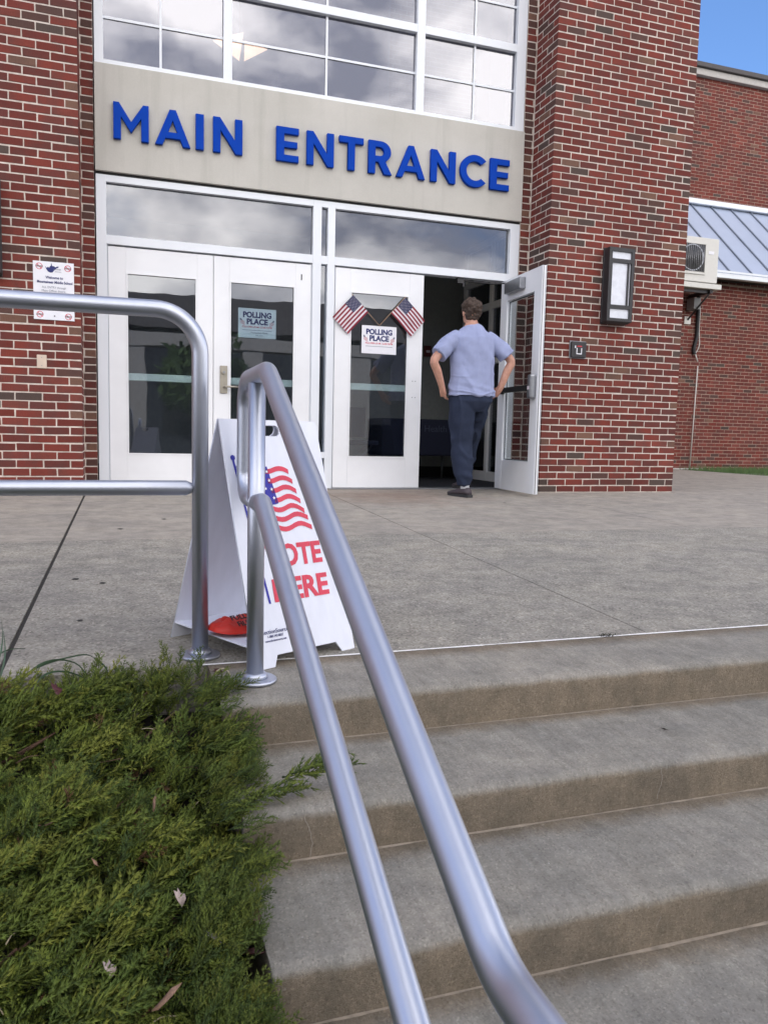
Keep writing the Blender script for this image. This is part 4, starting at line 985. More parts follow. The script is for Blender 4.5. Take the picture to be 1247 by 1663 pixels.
# torso, neck and skull in one
E(body, [P3(0, 0, .90), P3(0, 0, 1.08), P3(0, .0, 1.25), P3(-.003, .01, 1.42), P3(-.005, .015, 1.50), P3(-.006, .03, 1.56), P3(-.005, .045, 1.60)],
  [(.10, .145), (.095, .14), (.11, .155), (.095, .150), (.065, .095), (.056, .058), (.054, .054)])
bmesh.ops.create_uvsphere(body, u_segments=24, v_segments=16, radius=1, matrix=Matrix.Translation(P3(-.004, .055, 1.665)) @ Matrix.Diagonal((.074, .093, .105, 1)))
bmesh.ops.create_uvsphere(body, u_segments=16, v_segments=12, radius=1, matrix=Matrix.Translation(P3(-.004, .098, 1.615)) @ Matrix.Diagonal((.052, .05, .06, 1)))
bmesh.ops.create_cone(body, cap_ends=True, segments=8, radius1=.014, radius2=.006, depth=.035, matrix=Matrix.Translation(P3(-.004, .152, 1.645)) @ Matrix.Rotation(R(-65), 4, 'X'))
for s in (-1, 1):
    bmesh.ops.create_uvsphere(body, u_segments=12, v_segments=8, radius=1, matrix=Matrix.Translation(P3(-.004+s*.077, .045, 1.648)) @ Matrix.Rotation(s*R(15), 4, 'Z') @ Matrix.Diagonal((.009, .018, .030, 1)))
def arm(sh, el, wr, kn):
    E(body, [sh, (sh+el)/2, el, el*.6+wr*.4, wr, kn], [(.040, .040), (.042, .042), (.037, .039), (.040, .038), (.025, .030), (.018, .036)], 14)
def hand(wr, kn, side, curl):
    d = (kn-wr).normalized(); lat = Vector((0, 1, 0)); lat = (lat-d*lat.dot(d)).normalized(); pal = d.cross(lat)*side
    E(body, [wr, wr*.5+kn*.5, kn], [(.016, .028), (.016, .038), (.013, .040)], 12, upv=pal)
    for k, L in enumerate((.066, .075, .070, .055)):
        b0 = kn+lat*(.030-.020*k)-d*.012; a = d; p = [b0]
        for q, f_ in ((0, .42), (1, .32), (2, .26)):
            a = (a+pal*curl*(.35+.3*q)).normalized(); p.append(p[-1]+a*L*f_*1.1)
        tube(body, p, [.0095, .009, .0082, .0068], 8)
    b0 = wr+(kn-wr)*.35+lat*.03; tube(body, [b0, b0+(d*.6+lat*.7+pal*.3).normalized()*.035, b0+(d*.85+lat*.45+pal*.5).normalized()*.062, b0+(d*.95+lat*.2+pal*.7).normalized()*.083], [.013, .0115, .010, .0075], 8)
Lsh, Rsh = P3(-.185, .0, 1.425), P3(.175, .0, 1.435)
Lel, Rel = P3(-.395, -.06, 1.205), P3(.365, -.05, 1.235)
Lwr, Rwr = P3(-.300, -.02, .985), P3(.285, -.02, 1.0)
Lkn, Rkn = P3(-.262, .02, .905), P3(.250, .03, .925)
arm(Lsh, Lel, Lwr, Lkn); arm(Rsh, Rel, Rwr, Rkn)
hand(Lwr, Lkn, 1, .55); hand(Rwr, Rkn, -1, .6)
# legs inside the trousers
zg = zl(PY)
Lh, Lk, La = P3(-.085, 0, .90), P3(-.060, .035, .50), P3(-.045, -.01, .085)
Rh, Rk, Ra = P3(.085, 0, .90), P3(.125, .25, .53), P3(.165, .50, .12)
for h_, k_, a_ in ((Lh, Lk, La), (Rh, Rk, Ra)): E(body, [h_, (h_+k_)/2, k_, k_*.6+a_*.4, a_], [(.085, .085), (.07, .072), (.054, .055), (.054, .05), (.036, .036)], 14)
bo = remeshed('body', body, M_SKIN, pr, .0055, 2)
# face: eyes and mouth on the far side of the head
b_ = BM()
for s in (-1, 1): bmesh.ops.create_uvsphere(b_, u_segments=12, v_segments=8, radius=.011, matrix=Matrix.Translation(P3(-.004+s*.031, .138, 1.668)))
ob('eyes', b_, M_SOCK, pr, smooth=True)
b_ = BM(); bmesh.ops.create_uvsphere(b_, u_segments=12, v_segments=6, radius=1, matrix=Matrix.Translation(P3(-.004, .146, 1.603)) @ Matrix.Diagonal((.023, .006, .006, 1))); ob('mouth', b_, M_REDINK, pr, smooth=True)
# hair
hb = BM(); bmesh.ops.create_uvsphere(hb, u_segments=32, v_segments=24, radius=1, matrix=Matrix.Translation(P3(-.004, .036, 1.692)) @ Matrix.Diagonal((.087, .098, .093, 1)))
bmesh.ops.create_uvsphere(hb, u_segments=24, v_segments=16, radius=1, matrix=Matrix.Translation(P3(-.004, .008, 1.648)) @ Matrix.Diagonal((.074, .050, .072, 1)))
ho = remeshed('hair', hb, M_HAIR, pr, .006, 1)
displace(ho, lambda c: .014*mnoise.noise(c*24)+.012*mnoise.noise(c*55)+(.006 if c.z > 1.70 else 0))
# T-shirt
sh = BM()
E(sh, [P3(-.004, -.005, .905), P3(-.004, -.005, 1.0), P3(0, -.005, 1.15), P3(0, -.003, 1.30), P3(-.003, .003, 1.42), P3(-.005, .010, 1.485), P3(-.006, .022, 1.533)],
  [(.145, .226), (.138, .214), (.130, .200), (.135, .207), (.125, .208), (.090, .150), (.066, .076)], 28)
for S_, E_ in ((Lsh, Lel), (Rsh, Rel)):
    d = (E_-S_); E(sh, [S_-d*.20+Vector((0, 0, -.018)), S_+d*.02+Vector((0, 0, -.004)), S_+d*.25, S_+d*.55, S_+d*.80], [(.058, .058), (.066, .066), (.071, .074), (.072, .078), (.074, .084)], 20)
so = remeshed('t_shirt', sh, M_SHIRT, pr, .0065, 6)
def fold(c):
    x, y, z = c.x-PX, c.y-PY, c.z
    f = .0045*math.sin(z*34+x*14+3*mnoise.noise(c*3.1))*max(0, min(1, (1.16-z)*5))*(.6+.4*mnoise.noise(c*5))
    f += .005*math.sin((x*.8+z*.9)*42+2*mnoise.noise(c*4))*max(0, 1-abs(z-1.28)*7)*min(1, abs(x)*6)
    f += .005*mnoise.noise(Vector((c.x*9, c.y*9, c.z*3)))+.003*mnoise.noise(c*22)
    f += .006*math.sin(z*90+x*20)*max(0, 1-abs(z-.97)*14)*.5
    sg_ = mnoise.noise(Vector((x*6+7, y*6, z*2.2)))      # soft drapes from the shoulder blades and the twist at the waist
    f += .011*max(0, 1-abs(sg_)*5)-.004
    f += .009*max(0, 1-abs(mnoise.noise(Vector((x*4, y*4, z*11))))*6)*max(0, min(1, (1.2-z)*4))
    return f
displace(so, fold)
# trousers
tr_ = BM()
E(tr_, [P3(0, 0, 1.0), P3(0, -.006, .93), P3(0, -.012, .86), P3(0, -.005, .78)], [(.100, .165), (.122, .190), (.134, .200), (.085, .120)], 26)
E(tr_, [Lh, (Lh+Lk)/2+Vector((-.012, -.01, 0)), Lk, Lk*.5+La*.5+Vector((-.004, -.012, 0)), La+Vector((0, 0, .09)), La+Vector((0, .0, .012))], [(.122, .120), (.116, .116), (.102, .102), (.098, .094), (.086, .080), (.062, .060)], 22)
E(tr_, [Rh, (Rh+Rk)/2, Rk, Rk*.5+Ra*.5, Ra+Vector((0, 0, .09)), Ra+Vector((0, 0, .03))], [(.118, .114), (.106, .104), (.092, .090), (.088, .082), (.072, .070), (.056, .056)], 22)
to = remeshed('sweatpants', tr_, M_PANTS, pr, .0075, 5)
displace(to, lambda c: .006*math.sin(c.z*46+c.x*12+4*mnoise.noise(c*3))*max(0, 1-abs(c.z-.18)*6)+.004*math.sin(c.z*40+3*mnoise.noise(c*5))*max(0, 1-abs(c.z-.52)*5)+.008*mnoise.noise(Vector((c.x*12, c.y*12, c.z*4)))+.012*max(0, 1-abs(mnoise.noise(Vector((c.x*7, c.y*7, c.z*3.2+5))))*5)-.004)
def shoe(a_, ang, lift):
    r_ = Matrix.Translation(Vector((a_.x, a_.y, a_.z-.085+lift))) @ Matrix.Rotation(ang, 4, 'Z')
    b_ = BM(); Lr = [( -.075, .030, .052), (-.06, .038, .075), (0, .040, .085), (.05, .042, .070), (.10, .050, .050), (.15, .048, .040), (.19, .032, .030)]
    rings = []
    for y, w, h_ in Lr: rings.append([b_.verts.new(r_ @ Vector((w*math.cos(2*math.pi*k/16), y, .012+h_*.5+h_*.5*math.sin(2*math.pi*k/16)))) for k in range(16)])
    for p, q in zip(rings, rings[1:]):
        for k in range(16): b_.faces.new((p[k], q[k], q[(k+1) % 16], p[(k+1) % 16]))
    b_.faces.new(rings[0]); b_.faces.new(rings[-1][::-1]); bmesh.ops.recalc_face_normals(b_, faces=b_.faces); up_ = ob('shoe', b_, M_SHOE, pr, smooth=True)
    b_ = BM(); ol = [(-.040, -.075), (-.030, -.088), (.030, -.088), (.042, -.07), (.040, .02), (.054, .10), (.050, .16), (.025, .205), (-.018, .20), (-.046, .15), (-.048, .08), (-.038, .02)]
    ngon_prism(b_, ol, .024, r_); bmesh.ops.recalc_face_normals(b_, faces=b_.faces); s_ = ob('shoe_sole', b_, M_SOLE, pr)
    b_ = BM(); tube(b_, [r_ @ Vector((0, -.012, .075)), r_ @ Vector((0, -.005, .135))], .041, 16); ob('sock', b_, M_SOCK, pr, smooth=True)
shoe(P3(-.045, -.01, zg+.0855), R(20), 0); shoe(P3(.165, .50, .13), R(-4), -.02)

# ------------------------------------------------------------------ juniper
M_JUN, t, b = base_mat('juniper_foliage', .55, spec=.35)
a = N(t, 'ShaderNodeAttribute', attribute_name='Col'); t.links.new(a.outputs['Color'], b.inputs['Base Color'])
tl = N(t, 'ShaderNodeBsdfTranslucent'); t.links.new(a.outputs['Color'], tl.inputs[0]); ms = N(t, 'ShaderNodeMixShader'); ms.inputs[0].default_value = .22
t.links.new(b.outputs[0], ms.inputs[1]); t.links.new(tl.outputs[0], ms.inputs[2]); t.links.new(ms.outputs[0], t.nodes['Material Output'].inputs[0])
M_TWIG = simple('reddish_brown_twig', (.10, .055, .035), .85, var=.3, scale=40)
def spike(V, Fc, T_, a, d, L, w, t0, t1):
    """three sided tapering needle; T_ stores age 0..1 for colour"""
    n = len(V); d = d/np.linalg.norm(d); r_ = np.array([.31, .77, -.55]); s = np.cross(d, r_); s /= np.linalg.norm(s); q = np.cross(d, s); w *= 1.3
    V += [a+s*w, a-s*w*.5+q*w*.87, a-s*w*.5-q*w*.87, a+d*L]; T_ += [t0]*3+[t1]
    Fc += [(n, n+1, n+3), (n+1, n+2, n+3), (n+2, n, n+3)]
def sprig(rs, L=.085):
    V, Fc, T_ = [], [], []; n = 12; p = np.zeros(3); d = np.array([1., 0, 0]); side = 1
    for i in range(n):
        q = p+d*L/n; f = i/n
        spike(V, Fc, T_, p, d, L/n*1.5, .0016*(1.15-f), f*.5, f*.7)
        if i > 0:
            for sd in ((1, -1) if rs.random() < .75 else (side,)):
                bl = L*.42*(1-f*.60)*rs.uniform(.6, 1.15); an = rs.uniform(.5, .95)*sd; rl = rs.uniform(-1.2, 1.5)
                bd = d*math.cos(an)+np.array([0, math.cos(rl), math.sin(rl)])*math.sin(an); bd /= np.linalg.norm(bd)
                m = max(2, int(bl/.0066)); bp = p.copy()
                for j in range(m):
                    g_ = j/m; spike(V, Fc, T_, bp, bd, bl/m*1.6, .0012, .35+.4*g_, .45+.5*g_)
                    if j:
                        for s2 in (1, -1):
                            a2 = rs.uniform(.4, .8)*s2; pd = bd*math.cos(a2)+np.cross(bd, [0, -.3, 1])*math.sin(a2)
                            spike(V, Fc, T_, bp, pd, .0105*rs.uniform(.6, 1.25)*(1-.35*g_), .00105, .45+.3*g_, .75+.25*g_)
                    bp = bp+bd*bl/m; bd = bd+np.array([.10, 0, .05])+rs.normal(0, .07, 3); bd /= np.linalg.norm(bd)
        p = q; d = d+rs.normal(0, .05, 3)+np.array([0, 0, .012]); d /= np.linalg.norm(d); side = -side
    return np.array(V, 'f'), np.array(Fc, 'i'), np.array(T_, 'f')
SPR = [sprig(np.random.default_rng(50+k)) for k in range(9)]
def canopy(x, y):
    z = -.172-.30*max(0, 2.1-y)**1.05
    z += .045*mnoise.noise((x*3.2+5, y*3.0, .5))+.065*mnoise.noise((x*6.5, y*7, 2.2))+.03*mnoise.noise((x*14, y*16, 4.2))
    z -= .05*max(0, (x-.17)/.12)**2 if x > .17 else 0
    if y > 2.12: z += .02
    return z
OV, OF, OC = [], [], []; nv = 0
def put(si, pos_, dr, roll, sc, tip, base_, shade=1.0):
    global nv
    V, Fc, T_ = SPR[si]; dr = dr/np.linalg.norm(dr); z = np.array([0, 0, 1.]); s = np.cross(z, dr); s /= max(1e-6, np.linalg.norm(s)); u_ = np.cross(dr, s)
    s2 = s*math.cos(roll)+u_*math.sin(roll); u2 = np.cross(dr, s2); Mx = np.stack([dr, s2, u2], 1)
    OV.append((V*sc) @ Mx.T+pos_); OF.append(Fc+nv); nv += len(V)
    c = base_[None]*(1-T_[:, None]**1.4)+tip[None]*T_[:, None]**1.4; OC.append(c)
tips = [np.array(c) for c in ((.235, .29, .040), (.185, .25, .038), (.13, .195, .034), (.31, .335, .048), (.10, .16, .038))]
rs = np.random.default_rng(5)
def rnd_dir(x, y, low=0):
    # branches radiate toward the stairs and up-right
    az = rs.normal(R(30), R(75)); el = R(rs.uniform(0, 68))-low
    return np.array([math.cos(az)*math.cos(el), math.sin(az)*math.cos(el), math.sin(el)])
cnt = 0
while cnt < 4800:
    y = rs.uniform(.62, 2.27); x = rs.uniform(-.40, .285) if rs.random() < .82 else rs.uniform(-.8, -.3)
    if x > .20 and rs.random() < .4: continue
    if y < 1.42 and x > .185: continue
    if y > 2.06 and x > .13 and rs.random() < .75: continue
    hole = mnoise.noise((x*7+3, y*7, 9.1))
    lay = rs.random(); dz = -.012-rs.random()*.035 if lay < .62 else -.05-rs.random()*.07
    if hole > .20: dz -= .075
    if hole > .34 and rs.random() < .6: continue
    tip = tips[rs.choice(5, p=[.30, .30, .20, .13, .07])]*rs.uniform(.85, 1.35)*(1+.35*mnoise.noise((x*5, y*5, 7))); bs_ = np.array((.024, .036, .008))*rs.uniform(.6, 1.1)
    if rs.random() < .03: tip = np.array((.16, .08, .035)); bs_ = np.array((.08, .045, .02))
    d = rnd_dir(x, y); sc = rs.uniform(.55, 1.05)
    if y > 2.08 and d[1] > .25: d[1] *= .2; d[2] += .35
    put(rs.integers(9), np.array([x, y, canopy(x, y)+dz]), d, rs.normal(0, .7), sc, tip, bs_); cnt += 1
def treadz(y): return -.150 if y > 1.96 else (-.272 if y > 1.6 else (-.39 if y > 1.267 else (-.51 if y > .925 else -.63)))
for k in range(850):
    y = rs.uniform(.85, 2.14); x = rs.uniform(.17, .285); d = np.array([1, rs.normal(.25, .5), rs.uniform(.0, .75)])
    z = max(canopy(x, y)-.01, treadz(y-.03)+.012)+rs.uniform(-.015, .03); z = min(z, canopy(.1, y)+.05)
    if z < treadz(y)+.005 and x > .24: continue
    if y < 1.56: x -= .045+.05*(1.56-y); d = np.array([.5, rs.normal(.2, .5), rs.uniform(.3, 1.)])
    if y > 2.04 and x > .15: continue
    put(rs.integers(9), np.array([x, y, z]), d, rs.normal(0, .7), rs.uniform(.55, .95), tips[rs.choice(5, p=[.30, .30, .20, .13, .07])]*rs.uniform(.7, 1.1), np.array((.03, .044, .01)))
for k in range(620):   # longer feathery shoots on top of the mass
    y = rs.uniform(.65, 2.2); x = rs.uniform(-.4, .24); d = np.array([1, rs.normal(.35, .45), rs.uniform(.05, .6)])
    if mnoise.noise((x*6.5, y*7, 2.2)) < -.12 or (y < 1.45 and x > .10) or (y > 1.95 and x > .08): continue
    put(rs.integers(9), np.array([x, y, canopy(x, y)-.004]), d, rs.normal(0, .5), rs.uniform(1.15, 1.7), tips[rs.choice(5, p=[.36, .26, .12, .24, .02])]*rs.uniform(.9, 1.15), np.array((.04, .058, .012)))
# sprays that reach over the kerb, the steps and the landing edge
extra = [((.24, 1.61, -.285), (1, .1, .25), .95), ((.25, 1.57, -.30), (1, -.1, .3), .9), ((.24, 1.64, -.27), (1, .3, .3), 1.0), ((.245, 1.95, -.17), (1, -.2, .3), .9), ((.245, 2.07, -.150), (1, .25, .35), 1.15), ((.23, 2.06, -.16), (.9, .45, .5), 1.1), ((.26, 2.02, -.175), (1, .1, .15), 1.35), ((.24, 1.98, -.17), (1, -.1, .10), 1.2), ((.25, 1.62, -.262), (1, .15, .12), 1.3), ((.30, 1.64, -.246), (1, .25, .02), 1.5), ((.42, 1.68, -.215), (1, .16, .04), 1.6), ((.36, 1.66, -.225), (1, .2, .06), 1.5),
         ((.24, 1.50, -.33), (1, .1, .1), 1.2), ((.26, 1.50, -.34), (1, .0, .12), 1.0), ((.17, 1.30, -.36), (1, .3, .2), .9), ((.16, 1.20, -.40), (1, .2, .15), .9), ((.21, 2.2, -.16), (.1, .3, 1), .8), ((.17, 2.3, -.15), (.0, .1, 1), .9), ((.10, 2.2, -.16), (.2, .3, 1), .7), ((-.02, 2.2, -.17), (.2, .3, 1), .9), ((-.10, 2.2, -.17), (-.2, .3, 1), .8), ((.04, 2.22, -.17), (.3, .4, 1), .8)]
for p_, d_, s_ in extra:
    for k in range(3): put(rs.integers(9), np.array(p_)+rs.normal(0, .008, 3)+np.array([-.02*k, 0, 0]), np.array(d_)+rs.normal(0, .10, 3), rs.normal(0, .4), s_*rs.uniform(.8, 1), tips[rs.choice([0, 1, 2])], np.array((.03, .05, .016)))
V = np.concatenate(OV); F_ = np.concatenate(OF); C_ = np.concatenate(OC)
me = bpy.data.meshes.new('foliage'); me.vertices.add(len(V)); me.vertices.foreach_set('co', V.astype('f').ravel())
me.loops.add(len(F_)*3); me.loops.foreach_set('vertex_index', F_.astype('i').ravel()); me.polygons.add(len(F_)); me.polygons.foreach_set('loop_start', np.arange(0, len(F_)*3, 3, dtype='i'))
me.update(calc_edges=True)
at_ = me.color_attributes.new('Col', 'FLOAT_COLOR', 'POINT'); at_.data.foreach_set('color', np.concatenate([C_, np.ones((len(C_), 1))], 1).astype('f').ravel())
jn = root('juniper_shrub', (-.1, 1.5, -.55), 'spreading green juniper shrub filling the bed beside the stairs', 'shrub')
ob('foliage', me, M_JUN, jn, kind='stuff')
for k in range(26):
    x, y = rs.uniform(-.35, .15), rs.uniform(.8, 2.15); b_ = BM(); p0 = Vector((x-.12, y-.03, bedz(y)+.02)); p3 = Vector((x+.10, y+.05, canopy(x+.10, y+.05)-.035))
    tube(b_, smooth_path([p0, p0*.6+p3*.4+Vector((0, .01, .02)), p3], 4), [.005, .005, .0045, .0045, .004, .004, .0035, .003, .0025], 6); ob('branch', b_, M_TWIG, jn)
# ------------------------------------------------------------------ grass tufts, leaves, litter
def blade(b_, pts, w):
    pts = smooth_path(pts, 6); n = len(pts); pv = None
    for i, p in enumerate(pts):
        tg = (pts[min(n-1, i+1)]-pts[max(0, i-1)]).normalized(); s = tg.cross(Vector((.3, .9, .2))).normalized()*w*(1-(i/n)**2*.9)
        cur = (b_.verts.new(p-s), b_.verts.new(p+Vector((0, 0, -w*.35))), b_.verts.new(p+s))
        if pv:
            for k in (0, 1): b_.faces.new((pv[k], pv[k+1], cur[k+1], cur[k])).smooth = True
        pv = cur
tf = BM(); rr = random.Random(3)
for pts in ([(-.36, 2.24, -.19), (-.32, 2.26, -.09), (-.285, 2.30, -.065), (-.24, 2.33, -.07)], [(-.33, 2.22, -.18), (-.29, 2.25, -.05), (-.30, 2.35, .01)], [(-.31, 2.22, -.18), (-.285, 2.27, -.08), (-.295, 2.34, -.02)], [(-.30, 2.22, -.2), (-.20, 2.26, -.10), (-.11, 2.26, -.10), (-.06, 2.25, -.17)], [(-.30, 2.2, -.2), (-.22, 2.26, -.115), (-.10, 2.28, -.085), (-.06, 2.28, -.095)], [(-.26, 2.2, -.2), (-.18, 2.24, -.12), (-.09, 2.22, -.13), (-.04, 2.19, -.20)], [(-.06, 2.28, -.095), (-.03, 2.26, -.12), (-.025, 2.24, -.14)], [(-.32, 2.20, -.2), (-.30, 2.20, -.10), (-.31, 2.21, -.03)]):
    blade(tf, pts, .0032)
tag(ob('grass_tuft', tf, simple('blue_green_blade', (.045, .085, .045), .5, var=.3)), 'long thin grass blades arching over the landing edge at far left', 'grass')
gm = BM()
for k in range(2600):
    x = rr.uniform(10.36, 12.8)
    if rr.random() < .3: y = rr.uniform(9.0, 12.66)
    else: y = rr.uniform(11.6, 12.66)
    h_ = rr.uniform(.03, .13); p = Vector((x, y, -.02)); q = Vector((rr.uniform(-.03, .03), rr.uniform(-.03, .03), h_)); w = .006
    gm.faces.new([gm.verts.new(p+Vector((-w, 0, 0))), gm.verts.new(p+Vector((w, 0, 0))), gm.verts.new(p+q)])
tag(ob('grass', gm, M_GRASS), 'short green grass at the foot of the distant brick wall', 'grass', kind='stuff')
gm = BM()
for cx_, cz_ in ((.36, 1.30), ):
    pass
def lump(name, x, y, r_, mat, label, cat, n=16):
    b_ = BM()
    for k in range(n):
        a = rr.uniform(0, 6.28); d = r_*rr.random()**.5; p = Vector((x+d*1.8*math.cos(a), y+d*.6*math.sin(a), zl(y)+.002)); q = Vector((rr.uniform(-1, 1)*.012, rr.uniform(-1, 1)*.008, rr.uniform(.001, .008))); w = Vector((rr.uniform(-1, 1), rr.uniform(-1, 1), 0)).normalized()*.002
        b_.faces.new([b_.verts.new(p-w), b_.verts.new(p+w), b_.verts.new(p+q+w*.4), b_.verts.new(p+q-w*.4)])
    return tag(ob(name, b_, mat), label, cat)
lump('moss_tuft', 1.615, 2.291, .022, simple('dry_moss', (.04, .035, .02), .9), 'small dark moss tuft on the white joint line of the landing', 'moss', 60)
def leaf(name, p, size, yaw, tilt, mat, label, maple=True, curl=.25):
    b_ = BM(); ol = [(-.50, .60), (-.18, .42), (-.02, .74), (.12, .30), (.46, .14), (.38, -.24), (.16, -.58), (-.12, -.72), (-.26, -.32), (-.44, .04)] if maple else [(0, -.7), (.10, -.45), (.17, -.1), (.13, .25), (.02, .68), (-.10, .30), (-.14, -.08), (-.08, -.42)]
    Mx = Matrix.Translation(p) @ Euler((tilt, rr.uniform(-.3, .3), yaw)).to_matrix().to_4x4()
    c0_ = b_.verts.new(Mx @ Vector((0, 0, 0))); vs = [b_.verts.new(Mx @ Vector((x*size, y*size, curl*size*(x*x*2.6+y*y*.5-x*y*1.1)+.08*size*math.sin(x*9+y*5)))) for x, y in ol]
    for k in range(len(vs)): b_.faces.new((c0_, vs[k], vs[(k+1) % len(vs)])).smooth = True
    o = ob(name, b_, mat); sm = o.modifiers.new('s', 'SOLIDIFY'); sm.thickness = .0006; return tag(o, label, 'leaf')
M_STRAW = simple('straw_twig', (.40, .34, .22), .8)
ML1 = simple('pale_dry_leaf', (.42, .33, .29), .7, var=.15, scale=60); ML2 = simple('tan_dry_leaf', (.24, .14, .09), .7, var=.3, scale=60); ML3 = simple('purple_red_leaf', (.06, .012, .014), .6, var=.4, scale=60); ML4 = simple('grey_dry_leaf', (.20, .18, .18), .7, var=.2, scale=50)
leaf('maple_leaf', (.106, 1.43, -.325), .024, .5, .9, ML1, 'pale pinkish dry leaf resting upright on the juniper, centre of the shrub')
leaf('fallen_leaf', (.072, 1.68, -.255), .032, -.5, .8, ML2, 'narrow tan leaf caught high in the juniper, above the pale pinkish leaf', False)
leaf('fallen_leaf', (-.045, 1.555, -.300), .018, .9, .6, ML2, 'tiny tan leaf caught in the juniper, left of the pale pinkish leaf', False)
leaf('fallen_leaf', (-.016, 1.32, -.365), .022, .2, .5, ML1, 'small tan leaf low in the juniper, near the bottom of the picture')
leaf('fallen_leaf', (.165, 1.33, -.355), .036, 1.2, .5, ML4, 'grey dry leaf low in the juniper beside the step edge')
leaf('fallen_leaf', (.072, 1.25, -.385), .045, -1.0, .4, ML2, 'long rusty brown leaf lying at the bottom of the juniper', False)
leaf('fallen_leaf', (-.145, 2.08, -.115), .030, .3, .5, ML3, 'dark purple leaf in the upper left of the juniper')
leaf('fallen_leaf', (.232, 1.39, -.355), .040, .4, .3, ML3, 'dark red leaf in the gap between juniper and step edge')
leaf('fallen_leaf', (.225, 1.33, -.395), .038, 1.9, .3, ML3, 'lower dark red leaf in the gap between juniper and step edge')
leaf('fallen_leaf', (.268, 2.205, -.138), .030, 1.9, .2, ML3, 'dark red leaf on the landing between the two rail posts')
leaf('fallen_leaf', (1.46, 1.78, -.268), .016, .9, .1, M_SOIL, 'tiny dark scrap of leaf lying on the second step', False, .1)
for k, (x, y, s, c_) in enumerate(((-.165, 3.55, .014, 'left of the guard rail post, near the dark joint'), (-.055, 3.45, .013, 'middle of the slab behind the guard rail'), (.025, 4.95, .018, 'on the smooth strip before the leftmost door'), (.30, 5.35, .016, 'on the smooth strip behind the guard rail post'), (-.12, 2.86, .010, 'nearest dark spot behind the guard rail'), (3.19, 6.1, .014, 'right behind the walking person'))):
    b_ = BM(); n = 14; b_.faces.new([b_.verts.new((x+s*(1+.25*math.sin(q*2.3+k))*math.cos(2*math.pi*q/n), y+s*1.2*(1+.2*math.sin(q*1.7+k))*math.sin(2*math.pi*q/n), zl(y+s*math.sin(2*math.pi*q/n))+.0022)) for q in range(n)])
    tag(ob('gum_spot', b_, M_JOINT), 'dark gum spot '+c_, 'stain')
for k in range(34):
    x, y = rr.uniform(-.3, .22), rr.uniform(.85, 2.1); z = canopy(x, y)+rr.uniform(-.03, .004); a = rr.uniform(-1.2, 1.6); L = rr.uniform(.02, .075)
    b_ = BM(); tube(b_, smooth_path([(x, y, z), (x+L*.5*math.cos(a), y+L*.5*math.sin(a), z+L*rr.uniform(.0, .3)), (x+L*math.cos(a), y+L*math.sin(a), z+L*rr.uniform(-.1, .3))], 3), [.0013]*3+[.0011]*3+[.0007], 5)
    ob('dead_twig', b_, M_STRAW if k % 3 == 0 else M_TWIG, jn)
for k in range(16):
    x, y = rr.uniform(-.28, .2), rr.uniform(.9, 2.0)
    o = leaf('leaf_scrap', (x, y, canopy(x, y)+rr.uniform(-.035, -.008)), rr.uniform(.012, .026), rr.uniform(0, 6), rr.uniform(.1, 1.1), rr.choice((ML2, ML3, ML3, ML4)), '', rr.random() < .5)
    for q_ in ('label', 'category'):
        if q_ in o: del o[q_]
    adopt(o, jn)
# thin root cord by the rail posts
b_ = BM(); tube(b_, smooth_path([(.245, 2.17, -.17), (.262, 2.19, -.135), (.285, 2.20, -.128), (.300, 2.185, -.140), (.304, 2.17, -.165), (.302, 2.165, -.185)]), .0016, 6)
tag(ob('dry_stem', b_, simple('straw_stem', (.42, .36, .26), .8)), 'thin straw coloured dry stem looping out of the shrub by the rail post', 'stem')

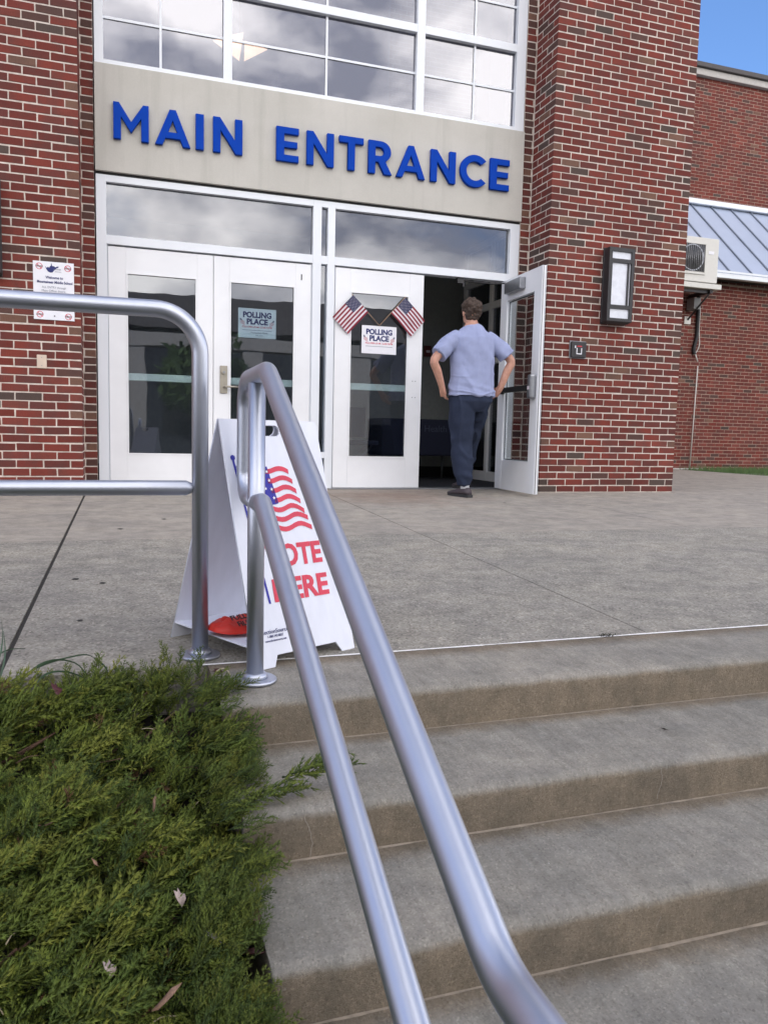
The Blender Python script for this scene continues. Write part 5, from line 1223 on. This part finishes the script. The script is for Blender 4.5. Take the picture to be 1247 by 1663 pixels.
# ------------------------------------------------------------------ across the forecourt (seen only as reflections)
opp = root('opposite_building', (0, -17, -1), 'brick school wing across the forecourt, reflected in the glass', 'building')
b_ = BM(); box(b_, -30, -3, -26, -17, -.98, 8.5); box(b_, -2.995, 26, -26, -19, -.98, 4.6); ob('outer_wall', b_, simple('dark_slate_siding', (.035, .04, .055), .8), opp)
b_ = BM()
vs = [b_.verts.new(p) for p in ((-2.9, -18.4, 4.61), (26.3, -18.4, 4.61), (26.3, -26.4, 4.61), (-2.9, -26.4, 4.61), (-2.9, -22.4, 6.6), (26.3, -22.4, 6.6))]
for q in ((0, 1, 5, 4), (2, 3, 4, 5), (0, 4, 3), (1, 2, 5), (0, 3, 2, 1)): b_.faces.new([vs[i] for i in q])
ob('roof', b_, M_CAP, opp)
for k in range(8): boxo('window', (-1.5+3.4*k, .3+3.4*k, -19.0+.0, -18.97, .3, 2.2), M_BLACK, opp)

po = root('portico', (6, -15.5, -.98), 'pale columned walkway across the forecourt, reflected in the doors', 'portico')
for x in (.35, 4.6, 8.9, 13.2, 17.5): boxo('column', (x, x+.75, -16.2, -15.5, -.98, 3.55), M_FASCIA, po, .02)
boxo('beam', (-1.5, 20, -16.25, -15.45, 3.555, 4.05), M_FASCIA, po, .02)
def tree(x, y, h_, r_, label):
    r0 = root('leafy_tree', (x, y, -.98), label, 'tree', 'trees across the forecourt'); b_ = BM(); tube(b_, smooth_path([(x, y, -.98), (x+.1, y, 1.2), (x-.05, y+.1, h_*.75)], 5), [.22]*5+[.15]*5+[.07], 10); ob('trunk', b_, M_TWIG, r0)
    g_ = np.random.default_rng(int(x*10)+500); n = 2600; c_ = g_.normal(0, 1, (n, 3)); c_ /= np.linalg.norm(c_, axis=1)[:, None]; c_ *= (g_.random(n)**.45)[:, None]*np.array([r_, r_, r_*1.15])
    c_ *= (1+.28*np.sin(c_[:, :1]*2.2+x)*np.cos(c_[:, 2:]*1.9)); c_ += np.array([x, y, h_]); a = g_.normal(0, .11, (n, 3)); q = g_.normal(0, .11, (n, 3))
    V_ = np.stack([c_, c_+a, c_+a+q, c_+q], 1).reshape(-1, 3); me_ = bpy.data.meshes.new('crown'); me_.from_pydata(V_.tolist(), [], [[4*i, 4*i+1, 4*i+2, 4*i+3] for i in range(n)]); ob('crown', me_, M_GRASS, r0, kind='stuff')
tree(-9.5, -13.5, 2.9, 1.8, 'leafy tree across the forecourt, reflected at the left of the glass')
tree(3.0, -13.8, 2.3, 1.5, 'leafy tree across the forecourt, reflected in the middle doors')
tree(12.0, -13.0, 2.8, 1.8, 'leafy tree across the forecourt, reflected at the right of the glass')
